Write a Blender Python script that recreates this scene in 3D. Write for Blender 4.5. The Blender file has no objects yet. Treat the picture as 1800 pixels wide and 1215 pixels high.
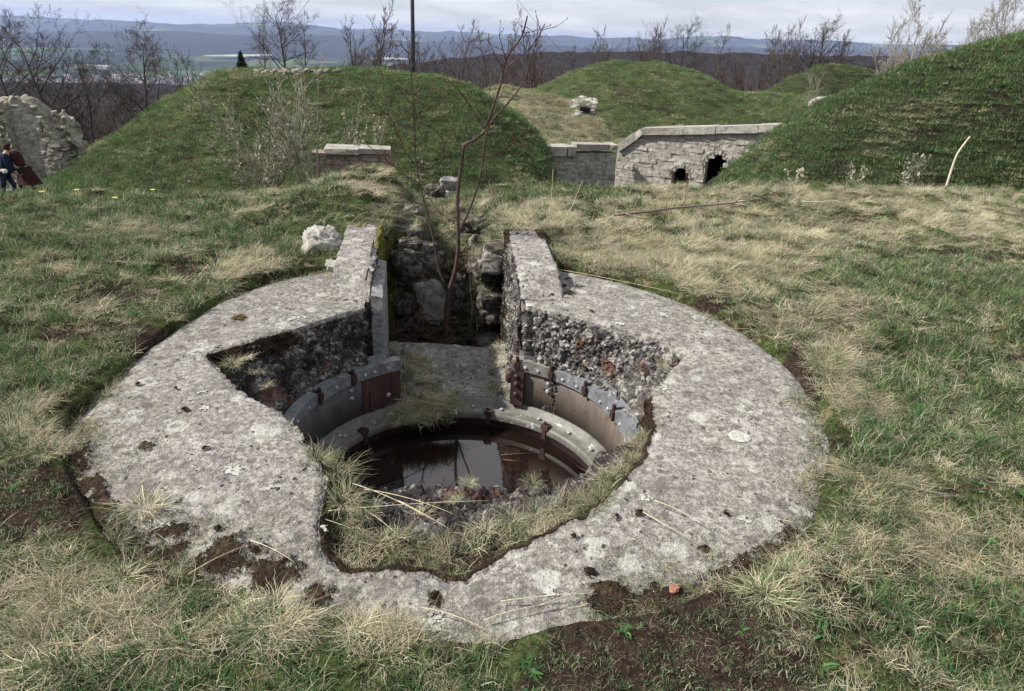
import bpy, math, random
import numpy as np
from mathutils import Vector, Matrix
rnd = random.Random(7)
NR = np.random.RandomState(11)
scene = bpy.context.scene
COL = scene.collection
PI = math.pi
rad = math.radians

# ------------------------------------------------------------------ camera
F_PX, PITCH, ROLL, CAM_H = 1200.0, rad(24.4), rad(2.6), 1.65
W_PX, H_PX = 1800.0, 1215.0
FW = Vector((0, math.cos(PITCH), -math.sin(PITCH)))
UP0 = Vector((0, math.sin(PITCH), math.cos(PITCH)))
RT = math.cos(ROLL) * Vector((1, 0, 0)) + math.sin(ROLL) * UP0
UP = -math.sin(ROLL) * Vector((1, 0, 0)) + math.cos(ROLL) * UP0
CAM = Vector((0, 0, CAM_H))
cd = bpy.data.cameras.new('camera')
cd.sensor_width = 36.0
cd.lens = 36.0 * F_PX / W_PX
cd.clip_start = 0.05
cd.clip_end = 60000
cam = bpy.data.objects.new('camera', cd)
COL.objects.link(cam)
m = Matrix((RT, UP, -FW)).transposed().to_4x4()
m.translation = CAM
cam.matrix_world = m
scene.camera = cam

def ray(px, py):
    px = float(px); py = float(py)
    return FW + (px - 900) / F_PX * RT - (py - 607.5) / F_PX * UP
def atz(px, py, z=0.0):
    z = float(z); d = ray(px, py); return CAM + d * ((z - CAM_H) / d.z)
def atY(px, py, Y):
    Y = float(Y); d = ray(px, py); return CAM + d * (Y / d.y)

# ------------------------------------------------------------------ light
SUN_AZ = Vector((-0.96, -0.06, 0)).normalized()
SUN_EL = rad(43)
sd = bpy.data.lights.new('sun', 'SUN')
sd.energy = 4.3
sd.angle = rad(1.2)
sd.color = (1.0, 0.955, 0.88)
sun = bpy.data.objects.new('sun', sd)
COL.objects.link(sun)
to_sun = Vector((SUN_AZ.x * math.cos(SUN_EL), SUN_AZ.y * math.cos(SUN_EL), math.sin(SUN_EL)))
sun.rotation_euler = to_sun.to_track_quat('Z', 'Y').to_euler()
sun.location = (-20, 5, 30)

world = bpy.data.worlds.new('World')
scene.world = world
world.use_nodes = True
wt = world.node_tree
wt.nodes.clear()
def N(t, typ, **kw):
    n = t.nodes.new(typ)
    for k, v in kw.items():
        if k.startswith('i_'):
            n.inputs[k[2:].replace('_', ' ')].default_value = v
        else:
            setattr(n, k, v)
    return n
sky = N(wt, 'ShaderNodeTexSky', sky_type='NISHITA', sun_disc=False)
sky.sun_elevation = SUN_EL
sky.sun_rotation = math.atan2(to_sun.x, to_sun.y)
sky.altitude = 500
sky.dust_density = 2.0
tc = N(wt, 'ShaderNodeTexCoord')
sx = N(wt, 'ShaderNodeSeparateXYZ')
wt.links.new(tc.outputs['Generated'], sx.inputs[0])
za = N(wt, 'ShaderNodeMath', operation='ADD'); za.inputs[1].default_value = 0.12
wt.links.new(sx.outputs['Z'], za.inputs[0])
zm = N(wt, 'ShaderNodeMath', operation='MAXIMUM'); zm.inputs[1].default_value = 0.05
wt.links.new(za.outputs[0], zm.inputs[0])
dv = N(wt, 'ShaderNodeVectorMath', operation='DIVIDE')
wt.links.new(tc.outputs['Generated'], dv.inputs[0])
cz = N(wt, 'ShaderNodeCombineXYZ'); cz.inputs[2].default_value = 1
wt.links.new(zm.outputs[0], cz.inputs[0]); wt.links.new(zm.outputs[0], cz.inputs[1])
wt.links.new(cz.outputs[0], dv.inputs[1])
nz = N(wt, 'ShaderNodeTexNoise'); nz.inputs['Scale'].default_value = 0.55; nz.inputs['Detail'].default_value = 7
nz.inputs['Roughness'].default_value = 0.55
wt.links.new(dv.outputs[0], nz.inputs['Vector'])
cr = N(wt, 'ShaderNodeValToRGB')
cr.color_ramp.elements[0].position = 0.36; cr.color_ramp.elements[0].color = (0.80, 0.80, 0.80, 1)
cr.color_ramp.elements[1].position = 0.58; cr.color_ramp.elements[1].color = (0.97, 0.97, 0.97, 1)
wt.links.new(nz.outputs['Fac'], cr.inputs[0])
cc = N(wt, 'ShaderNodeValToRGB')
cc.color_ramp.elements[0].position = 0.38; cc.color_ramp.elements[0].color = (4.2, 4.42, 4.95, 1)
cc.color_ramp.elements[1].position = 0.66; cc.color_ramp.elements[1].color = (5.5, 5.65, 5.95, 1)
nz2 = N(wt, 'ShaderNodeTexNoise'); nz2.inputs['Scale'].default_value = 1.1; nz2.inputs['Detail'].default_value = 6
wt.links.new(dv.outputs[0], nz2.inputs['Vector'])
wt.links.new(nz2.outputs['Fac'], cc.inputs[0])
mx = N(wt, 'ShaderNodeMix', data_type='RGBA')
wt.links.new(cr.outputs[0], mx.inputs[0]); wt.links.new(sky.outputs[0], mx.inputs[6]); wt.links.new(cc.outputs[0], mx.inputs[7])
bg = N(wt, 'ShaderNodeBackground'); bg.inputs['Strength'].default_value = 0.095
wt.links.new(mx.outputs[2], bg.inputs['Color'])
wo = N(wt, 'ShaderNodeOutputWorld')
wt.links.new(bg.outputs[0], wo.inputs['Surface'])

scene.view_settings.view_transform = 'Standard'
scene.view_settings.look = 'None'
scene.view_settings.exposure = 0.80
scene.view_settings.gamma = 1
scene.cycles.max_bounces = 5
scene.cycles.diffuse_bounces = 3
scene.cycles.glossy_bounces = 3
scene.cycles.transmission_bounces = 2
scene.cycles.transparent_max_bounces = 4
scene.cycles.volume_bounces = 0

# ------------------------------------------------------------------ noise
def _h(ix, iy, s):
    h = (ix.astype(np.int64) * 374761393 + iy.astype(np.int64) * 668265263 + s * 982451653) & 0xffffffff
    h = ((h ^ (h >> 13)) * 1274126177) & 0xffffffff
    h = (h ^ (h >> 16)) & 0xffffffff
    return h / 4294967295.0
def vnoise(x, y, s=0):
    x = np.asarray(x, float); y = np.asarray(y, float)
    ix = np.floor(x); iy = np.floor(y)
    fx = x - ix; fy = y - iy
    fx = fx * fx * (3 - 2 * fx); fy = fy * fy * (3 - 2 * fy)
    a = _h(ix, iy, s); b = _h(ix + 1, iy, s); c = _h(ix, iy + 1, s); d = _h(ix + 1, iy + 1, s)
    return (a * (1 - fx) + b * fx) * (1 - fy) + (c * (1 - fx) + d * fx) * fy
def fbm(x, y, o=4, s=0):
    t = 0; a = 0.5; f = 1.0; n = 0
    for k in range(o):
        t = t + a * vnoise(x * f + 13.7 * k, y * f - 7.1 * k, s + k); n += a; a *= 0.5; f *= 2.03
    return t / n - 0.5
def sst(a, b, x):
    t = np.clip((x - a) / (b - a), 0, 1); return t * t * (3 - 2 * t)

# ------------------------------------------------------------------ mesh helpers
def mesh_np(name, V, F, mat=None, smooth=True, attrs=None, parent=None, link=True):
    V = np.asarray(V, np.float32); me = bpy.data.meshes.new(name)
    me.vertices.add(len(V)); me.vertices.foreach_set('co', V.ravel())
    if len(F):
        F = np.asarray(F, np.int32); k = F.shape[1]
        me.loops.add(F.size); me.loops.foreach_set('vertex_index', F.ravel())
        me.polygons.add(len(F)); me.polygons.foreach_set('loop_start', np.arange(0, F.size, k, dtype=np.int32))
        me.polygons.foreach_set('loop_total', np.full(len(F), k, np.int32))
        me.polygons.foreach_set('use_smooth', np.full(len(F), smooth))
    me.update(calc_edges=True)
    for k, v in (attrs or {}).items():
        v = np.asarray(v)
        if v.ndim == 2:
            a = me.attributes.new(k, 'FLOAT_VECTOR', 'POINT'); a.data.foreach_set('vector', v.astype(np.float32).ravel())
        elif v.dtype.kind == 'i':
            a = me.attributes.new(k, 'INT', 'POINT'); a.data.foreach_set('value', v.astype(np.int32))
        else:
            a = me.attributes.new(k, 'FLOAT', 'POINT'); a.data.foreach_set('value', v.astype(np.float32))
    if mat: me.materials.append(mat)
    o = bpy.data.objects.new(name, me)
    if link: COL.objects.link(o)
    if parent: o.parent = parent
    return o
def gridF(nu, nv, wrap=False, mask=None):
    i = np.arange(nu if wrap else nu - 1)[:, None]; j = np.arange(nv - 1)[None, :]
    i2 = (i + 1) % nu
    F = np.stack([i * nv + j + 0 * i, i2 * nv + j, i2 * nv + j + 1, i * nv + j + 1], -1).reshape(-1, 4)
    return F
class MB:
    def __init__(s): s.V = []; s.F = []; s.n = 0; s.A = []
    def add(s, V, F, a=0.0):
        V = np.asarray(V, float); s.V.append(V); s.F.append(np.asarray(F) + s.n); s.n += len(V); s.A.append(np.full(len(V), a))
        return s
    def box(s, c, d, rz=0.0, jit=0.0, R=None, a=0.0):
        c = np.array(c, float); d = np.array(d, float) / 2
        V = np.array([[x, y, z] for x in (-1, 1) for y in (-1, 1) for z in (-1, 1)], float) * d
        if jit: V += NR.uniform(-jit, jit, V.shape)
        if R is not None: V = V @ np.array(R).T
        if rz:
            cs, sn = math.cos(rz), math.sin(rz); V = V @ np.array([[cs, sn, 0], [-sn, cs, 0], [0, 0, 1]])
        return s.add(V + c, [[0, 1, 3, 2], [4, 6, 7, 5], [0, 4, 5, 1], [2, 3, 7, 6], [0, 2, 6, 4], [1, 5, 7, 3]], a)
    def tube(s, P, r, k=6, a=0.0):
        P = np.asarray(P, float); n = len(P); r = np.broadcast_to(np.asarray(r, float), (n,))
        T = np.gradient(P, axis=0); T /= np.linalg.norm(T, axis=1)[:, None] + 1e-9
        ref = np.array([0.3, 1, 0.2]) if abs(T[0][2]) > .7 else np.array([0.1, 0.2, 1])
        U = np.cross(T, ref); U /= np.linalg.norm(U, axis=1)[:, None] + 1e-9
        Wv = np.cross(T, U)
        an = np.arange(k) * 2 * PI / k
        V = P[:, None] + r[:, None, None] * (np.cos(an)[None, :, None] * U[:, None] + np.sin(an)[None, :, None] * Wv[:, None])
        F = []
        i = np.arange(n - 1)[:, None]; j = np.arange(k)[None]; j2 = (j + 1) % k
        F = np.stack([i * k + j, i * k + j2, (i + 1) * k + j2, (i + 1) * k + j], -1).reshape(-1, 4)
        V = V.reshape(-1, 3)
        V = np.vstack([V, P[0], P[-1]])
        c0 = n * k; c1 = c0 + 1
        cap = []
        for q in range(0, k, 2):
            q1 = (q + 1) % k; q2 = (q + 2) % k
            cap.append([c0, q2, q1, q]); cap.append([c1, (n - 1) * k + q, (n - 1) * k + q1, (n - 1) * k + q2])
        return s.add(V, np.vstack([F, cap]), a)
    def arc(s, c, r0, r1, z0, z1, a0, a1, n=40, a=0.0):
        """box-section ring segment"""
        an = np.linspace(a0, a1, n)
        pr = [(r0, z0), (r1, z0), (r1, z1), (r0, z1)]
        V = np.array([[c[0] + r * math.cos(t), c[1] + r * math.sin(t), z] for t in an for r, z in pr])
        F = []
        for i in range(n - 1):
            for j in range(4):
                F.append([i * 4 + j, i * 4 + (j + 1) % 4, i * 4 + 4 + (j + 1) % 4, i * 4 + 4 + j])
        F.append([3, 2, 1, 0]); b = (n - 1) * 4; F.append([b, b + 1, b + 2, b + 3])
        return s.add(V, F, a)
    def obj(s, name, mat, parent=None, smooth=False, attr=None):
        return mesh_np(name, np.vstack(s.V), np.vstack(s.F), mat, smooth, {attr: np.concatenate(s.A)} if attr else None, parent)
def sphere_vf(nu=16, nv=10):
    V = []; F = []
    for i in range(nv + 1):
        th = PI * i / nv
        for j in range(nu):
            ph = 2 * PI * j / nu; V.append([math.sin(th) * math.cos(ph), math.sin(th) * math.sin(ph), math.cos(th)])
    for i in range(nv):
        for j in range(nu):
            F.append([i * nu + j, (i + 1) * nu + j, (i + 1) * nu + (j + 1) % nu, i * nu + (j + 1) % nu])
    return np.array(V), np.array(F)
def tag(o, label=None, cat=None, group=None, kind=None):
    if label: o['label'] = label
    if cat: o['category'] = cat
    if group: o['group'] = group
    if kind: o['kind'] = kind
    return o
def empty(name, loc, *a, **k):
    o = bpy.data.objects.new(name, None); COL.objects.link(o); o.location = loc; o.empty_display_size = .1
    return tag(o, *a, **k)
def adopt(root):      # children meshes are in world coordinates: shift them to the root frame
    for o in list(root.children):
        o.matrix_parent_inverse = Matrix.Translation(-root.location)
        
# ------------------------------------------------------------------ materials
def mat_new(name):
    mt = bpy.data.materials.new(name); mt.use_nodes = True
    t = mt.node_tree; t.nodes.clear()
    return mt, t
class NT:
    """small node helper"""
    def __init__(s, name):
        s.m, s.t = mat_new(name)
        s.out = s.t.nodes.new('ShaderNodeOutputMaterial')
        s.tc = s.t.nodes.new('ShaderNodeTexCoord')
        s.P = s.tc.outputs['Object']
    def L(s, a, b): s.t.links.new(a, b)
    def noise(s, sc, det=4, rough=.55, vec=None, dist=0.0):
        n = N(s.t, 'ShaderNodeTexNoise'); n.inputs['Scale'].default_value = sc; n.inputs['Detail'].default_value = det
        n.inputs['Roughness'].default_value = rough; n.inputs['Distortion'].default_value = dist
        s.L(vec or s.P, n.inputs['Vector']); return n.outputs['Fac']
    def voro(s, sc, out='Distance', feat='F1', vec=None, rnd=1.0):
        n = N(s.t, 'ShaderNodeTexVoronoi', feature=feat); n.inputs['Scale'].default_value = sc; n.inputs['Randomness'].default_value = rnd
        s.L(vec or s.P, n.inputs['Vector']); return n.outputs[out]
    def ramp(s, f, stops, interp='LINEAR'):
        n = N(s.t, 'ShaderNodeValToRGB'); e = n.color_ramp.elements; n.color_ramp.interpolation = interp
        while len(e) < len(stops): e.new(0.5)
        for k, (p, c) in enumerate(stops):
            e[k].position = p
            e[k].color = (c, c, c, 1) if isinstance(c, (int, float)) else (*c, 1)
        s.L(f, n.inputs[0]); return n.outputs[0]
    def mix(s, f, a, b, mode='MIX'):
        n = N(s.t, 'ShaderNodeMix', data_type='RGBA', blend_type=mode)
        if isinstance(f, (int, float)): n.inputs[0].default_value = f
        else: s.L(f, n.inputs[0])
        for v, i in ((a, 6), (b, 7)):
            if isinstance(v, (tuple, list)): n.inputs[i].default_value = (*v, 1)
            else: s.L(v, n.inputs[i])
        return n.outputs[2]
    def math(s, op, a, b=None, clamp=False):
        n = N(s.t, 'ShaderNodeMath', operation=op); n.use_clamp = clamp
        for v, i in ((a, 0), (b, 1)):
            if v is None: continue
            if isinstance(v, (int, float)): n.inputs[i].default_value = v
            else: s.L(v, n.inputs[i])
        return n.outputs[0]
    def attr(s, name, typ='GEOMETRY', out='Fac'):
        n = N(s.t, 'ShaderNodeAttribute', attribute_name=name, attribute_type=typ); return n.outputs[out]
    def mapv(s, sc, vec=None):
        n = N(s.t, 'ShaderNodeMapping'); n.inputs['Scale'].default_value = sc; s.L(vec or s.P, n.inputs['Vector']); return n.outputs[0]
    def bsdf(s, col, rough=.9, spec=.2, metal=0.0, bump=None, bstr=.5, bdist=.01, disp=None, **kw):
        b = N(s.t, 'ShaderNodeBsdfPrincipled')
        if isinstance(col, (tuple, list)): b.inputs['Base Color'].default_value = (*col, 1)
        else: s.L(col, b.inputs['Base Color'])
        for nm, v in (('Roughness', rough), ('Specular IOR Level', spec), ('Metallic', metal)):
            if isinstance(v, (int, float)): b.inputs[nm].default_value = v
            else: s.L(v, b.inputs[nm])
        for k, v in kw.items(): b.inputs[k].default_value = v
        if bump is not None:
            n = N(s.t, 'ShaderNodeBump'); n.inputs['Strength'].default_value = bstr; n.inputs['Distance'].default_value = bdist
            s.L(bump, n.inputs['Height']); s.L(n.outputs[0], b.inputs['Normal'])
        s.L(b.outputs[0], s.out.inputs['Surface'])
        if disp is not None:
            d = N(s.t, 'ShaderNodeDisplacement'); d.inputs['Midlevel'].default_value = 0; d.inputs['Scale'].default_value = 1
            s.L(disp, d.inputs['Height']); s.L(d.outputs[0], s.out.inputs['Displacement'])
            s.m.displacement_method = 'BOTH'
        return s.m

def make_concrete():
    s = NT('weathered concrete')
    rough = s.attr('rough'); moss = s.attr('moss'); side = s.attr('side')
    # smooth top: exposed aggregate, pale speckle, lichen spots, dark stains
    fine = s.noise(150, 3, .7); mid = s.noise(38, 5, .65); big = s.noise(2.6, 5, .6)
    c = s.ramp(mid, [(.32, (.10, .092, .082)), (.47, (.185, .173, .156)), (.62, (.325, .308, .28))])
    c = s.mix(s.ramp(fine, [(.30, .75), (.44, 0.0)]), c, (.11, .10, .10))
    c = s.mix(s.ramp(fine, [(.56, 0.0), (.68, .85)]), c, (.46, .44, .41))
    c = s.mix(s.ramp(big, [(.34, .6), (.56, 0.0)]), c, (.12, .108, .10))
    c = s.mix(s.ramp(s.noise(15, 5, .75), [(.36, .75), (.50, 0.0)]), c, (.105, .095, .09))
    c = s.mix(s.ramp(s.noise(11, 5, .75, vec=s.mapv((1, 1, 1.7))), [(.54, 0.0), (.66, .6)]), c, (.40, .385, .355))
    c = s.mix(s.ramp(s.noise(5.0, 6, .7), [(.56, 0.0), (.66, .45)]), c, (.50, .49, .45))
    # grey lichen blotches
    dn = s.noise(9, 5, .75)
    w = s.mix(.06, s.P, N_out(s, 14), 'ADD')
    v1 = s.voro(4.2, vec=w); m1 = s.ramp(s.math('ADD', v1, s.math('MULTIPLY', dn, .32)), [(.345, 1.0), (.40, 0.0)])
    c = s.mix(s.math('MULTIPLY', m1, .42), c, (.50, .50, .46))
    w2 = s.mix(.05, s.mapv((1.0, 1.0, 1.0)), N_out(s, 22), 'ADD')
    v2 = s.voro(8.3, vec=w2); m2 = s.ramp(s.math('ADD', v2, s.math('MULTIPLY', s.noise(5, 3), .36)), [(.36, 1.0), (.395, 0.0)])
    c = s.mix(s.math('MULTIPLY', m2, .65), c, (.085, .078, .07))
    v3 = s.voro(13.0, vec=w2); m3 = s.ramp(s.math('ADD', v3, s.math('MULTIPLY', s.noise(3.1, 3), .42)), [(.37, 1.0), (.41, 0.0)])
    c = s.mix(s.math('MULTIPLY', m3, .32), c, (.50, .485, .45))
    v4 = s.voro(19.0, vec=w); m4 = s.ramp(s.math('ADD', v4, s.math('MULTIPLY', s.noise(4.1, 3), .42)), [(.34, 1.0), (.37, 0.0)])
    c = s.mix(s.math('MULTIPLY', m4, .85), c, (.03, .027, .025))
    # rough broken faces: pebbles with black and white lichen
    pv = s.math('ADD', s.math('MULTIPLY', s.voro(36, vec=w), .55), s.math('MULTIPLY', s.voro(13, vec=w), .5))
    pc = s.mix(s.ramp(s.noise(17, 5, .75), [(.42, 0.0), (.54, 1.0)]), (.09, .08, .078), (.42, .40, .36))
    pc = s.mix(s.ramp(pv, [(.32, 0.0), (.62, .85)]), pc, (.05, .045, .045))
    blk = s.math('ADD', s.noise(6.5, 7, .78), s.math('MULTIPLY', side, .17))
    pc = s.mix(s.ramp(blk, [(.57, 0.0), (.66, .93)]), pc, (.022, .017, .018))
    pc = s.mix(s.ramp(s.noise(5.5, 4, .6, vec=w2), [(.60, 0.0), (.70, .7)]), pc, (.13, .055, .03))
    c = s.mix(s.ramp(rough, [(.2, 0.0), (.55, 1.0)]), c, pc)
    # moss cushions
    mc = s.ramp(s.noise(13, 5, .7), [(.38, (.018, .012, .009)), (.54, (.034, .022, .014)), (.66, (.058, .044, .022)), (.78, (.08, .078, .03))])
    mm = s.math('ADD', moss, s.math('MULTIPLY', s.math('SUBTRACT', s.noise(11, 5, .7), .5), 1.3))
    mf = s.ramp(mm, [(.46, 0.0), (.56, 1.0)])
    c = s.mix(mf, c, mc)
    c = s.mix(s.math('MULTIPLY', mf, s.attr('yellow')), c, s.ramp(s.noise(16, 4, .7), [(.35, (.05, .05, .015)), (.6, (.19, .18, .04))]))
    h = s.math('ADD', s.math('MULTIPLY', s.noise(60, 3, .6), .008), s.math('MULTIPLY', s.noise(22, 4, .7), .012))
    hr = s.math('MULTIPLY', s.math('MULTIPLY', s.math('SUBTRACT', .55, pv), .055), rough)
    h = s.math('ADD', h, hr)
    h = s.math('ADD', h, s.math('MULTIPLY', s.math('MULTIPLY', s.math('SUBTRACT', s.noise(9, 4, .6), .45), .10), rough))
    h = s.math('ADD', h, s.math('MULTIPLY', s.math('MULTIPLY', mf, s.noise(30, 4, .6)), .03))
    h = s.math('SUBTRACT', h, s.math('MULTIPLY', s.ramp(fine, [(.28, 1.0), (.42, 0.0)]), .003))
    h = s.math('SUBTRACT', h, s.math('MULTIPLY', m4, .006)); h = s.math('SUBTRACT', h, .010)
    return s.bsdf(c, .95, .15, disp=h)
def N_out(s, sc):
    n = N(s.t, 'ShaderNodeTexNoise'); n.inputs['Scale'].default_value = sc; n.inputs['Detail'].default_value = 3
    s.L(s.P, n.inputs['Vector']); return n.outputs['Color']

def make_ground(name, dark=(.024, .017, .012), green=(.060, .085, .028), straw=(.26, .21, .125), sc=1.0, gpos=.5, spos=.58, disp=0.012, fade=None):
    s = NT(name)
    a = s.noise(2.1 * sc, 6, .68); b = s.noise(6.5 * sc, 6, .7); f = s.noise(70 * sc, 4, .75); e = s.noise(22 * sc, 5, .7, dist=.6)
    c = s.mix(s.ramp(a, [(gpos - .07, 0.0), (gpos + .03, 1.0)]), dark, green)
    c = s.mix(s.ramp(b, [(spos - .04, 0.0), (spos + .06, .9)]), c, straw)
    c = s.mix(s.ramp(e, [(.50, 0.0), (.62, .65)]), c, tuple(min(1, v * 1.7 + .01) for v in green))
    c = s.mix(s.ramp(e, [(.36, .8), (.46, 0.0)]), c, dark)
    c = s.mix(s.ramp(f, [(.35, .75), (.5, 0.0)]), c, tuple(v * .45 for v in dark))
    c = s.mix(s.ramp(f, [(.58, 0.0), (.68, .6)]), c, straw)
    if name.startswith('meadow'):
        bb = s.math('ADD', s.attr('bare'), s.math('MULTIPLY', s.math('SUBTRACT', b, .5), 1.2))
        soil = s.mix(s.ramp(f, [(.55, 0.0), (.66, .8)]), s.mix(s.ramp(e, [(.4, 0.0), (.6, 1.0)]), (.022, .015, .012), (.05, .034, .026)), (.16, .13, .10))
        c = s.mix(s.ramp(bb, [(.35, 0.0), (.60, 1.0)]), c, soil)
    h = s.math('MULTIPLY', s.math('ADD', f, e), disp)
    return s.bsdf(c, 1.0, .05, bump=s.math('ADD', f, e), bstr=1.0, bdist=disp * 2)

def make_grass():
    s = NT('grass blades')
    tint = s.attr('tint'); t = s.attr('t')
    oi = N(s.t, 'ShaderNodeObjectInfo')
    n1 = s.noise(1.7, 4, .6, vec=oi.outputs['Location'])
    tv = s.math('ADD', tint, s.math('MULTIPLY', s.math('SUBTRACT', n1, .5), .35))
    c = s.ramp(tv, [(0.0, (.026, .034, .022)), (.2, (.052, .100, .042)), (.38, (.105, .215, .078)), (.50, (.20, .235, .11)), (.62, (.32, .28, .185)), (.80, (.53, .475, .35)), (1.0, (.68, .63, .50))])
    v = s.math('ADD', .62, s.math('MULTIPLY', oi.outputs['Random'], .62))
    hsv = N(s.t, 'ShaderNodeHueSaturation'); s.L(c, hsv.inputs['Color']); s.L(v, hsv.inputs['Value']); hsv.inputs['Saturation'].default_value = 1.02
    d = N(s.t, 'ShaderNodeBsdfDiffuse'); s.L(hsv.outputs[0], d.inputs[0])
    tr = N(s.t, 'ShaderNodeBsdfTranslucent'); s.L(hsv.outputs[0], tr.inputs[0])
    m = N(s.t, 'ShaderNodeMixShader'); m.inputs[0].default_value = .28
    s.L(d.outputs[0], m.inputs[1]); s.L(tr.outputs[0], m.inputs[2]); s.L(m.outputs[0], s.out.inputs['Surface'])
    return s.m
def make_bark(name, a, b, sc=30, rough=.9):
    s = NT(name)
    c = s.ramp(s.noise(sc, 4, .7, vec=s.mapv((1, 1, .35))), [(.35, a), (.65, b)])
    return s.bsdf(c, rough, .2)
def make_stone(name, base=(.33, .31, .28), darkc=(.12, .11, .10), lite=(.52, .50, .45), sc=3.0, bd=.03, tints=True):
    s = NT(name)
    c = s.ramp(s.noise(sc * 2, 6, .7), [(.34, darkc), (.48, base), (.66, lite)])
    if tints:
        a = s.attr('tone')
        c = s.mix(s.ramp(a, [(0.0, .0), (1.0, .55)]), c, darkc)
    c = s.mix(s.ramp(s.noise(sc * 12, 4, .7), [(.36, .7), (.5, 0.0)]), c, darkc)
    c = s.mix(s.ramp(s.noise(sc * 9, 3, .7), [(.6, 0.0), (.68, .6)]), c, lite)
    return s.bsdf(c, .95, .1, bump=s.math('ADD', s.noise(sc * 7, 5, .7), s.noise(sc * 25, 3, .7)), bstr=.9, bdist=bd)
def make_steel(name, a, b, rust=(.06, .030, .022), rpos=.56, rough=.55, spec=.5, scv=(1, 1, .18), bright=None):
    s = NT(name)
    c = s.ramp(s.noise(14, 5, .65, vec=s.mapv(scv)), [(.36, a), (.64, b)])
    c = s.mix(s.ramp(s.noise(9, 6, .75), [(rpos, 0.0), (rpos + .10, .85)]), c, rust)
    c = s.mix(s.ramp(s.noise(70, 3, .7), [(.32, .6), (.46, 0.0)]), c, tuple(v * .4 for v in a))
    if bright: c = s.mix(s.ramp(s.noise(16, 4, .7), [(.62, 0.0), (.70, .8)]), c, bright)
    return s.bsdf(c, rough, spec, bump=s.noise(45, 4, .7), bstr=.35, bdist=.004)
def make_plain(name, c1, c2, sc=20, rough=.9, bd=.01):
    s = NT(name)
    return s.bsdf(s.ramp(s.noise(sc, 5, .65), [(.35, c1), (.65, c2)]), rough, .15, bump=s.noise(sc * 2.5, 4, .7), bstr=.6, bdist=bd)

CONC = make_concrete()
GROUND = make_ground('meadow soil and moss')
GRASS = make_grass()
STONE = make_stone('grey limestone', (.46, .43, .385), (.20, .18, .16), (.64, .61, .55))
RUIN = make_stone('rubble masonry', (.36, .33, .27), (.13, .12, .10), (.58, .55, .46), 4)
WHITE = make_stone('white limestone', (.50, .475, .42), (.20, .18, .15), (.70, .68, .62), 6, .02, False)
GSTONE = make_stone('grey rubble stone', (.085, .075, .062), (.028, .023, .019), (.34, .32, .28), 9, .02, False)

# ------------------------------------------------------------------ gun pit frame
CX, CY = -0.273, 3.38
R_OUT = 1.93
Z_PL, Z_FL, Z_W = -0.42, -0.81, -0.93
def xL(y): return -.90 - .150 * (y - 3.9)
def xR(y): return .07 - .094 * (y - 4.06)

def ring_dr(phi):
    dg = np.degrees(phi)
    return -.12 * (sst(140, 172, dg) + 1 - sst(-172, -150, dg)) + .07 * sst(-100, -80, dg) * (1 - sst(-50, -25, dg))
RE = [(-180, 1.42), (-168, 1.24), (-157, 1.12), (-143, 1.00), (-130, 1.03), (-122, 1.09), (-112, 1.20), (-107, 1.42), (-103, 1.60), (-99, 1.66), (-94, 1.60), (-89, 1.62), (-85, 1.66), (-82, 1.60), (-79, 1.54),
      (-73, 1.47), (-63, 1.38), (-47, 1.24), (-34, 1.15), (-22, 1.06), (-12, 1.04), (0, 1.15), (12, 1.30), (20, 1.31), (41, 1.17), (69, 1.09), (90, 1.07), (133, 1.07), (144, 1.15), (160, 1.30), (172, 1.42), (180, 1.42)]
re_a = np.array([a for a, _ in RE]); re_r = np.array([r for _, r in RE])

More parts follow.
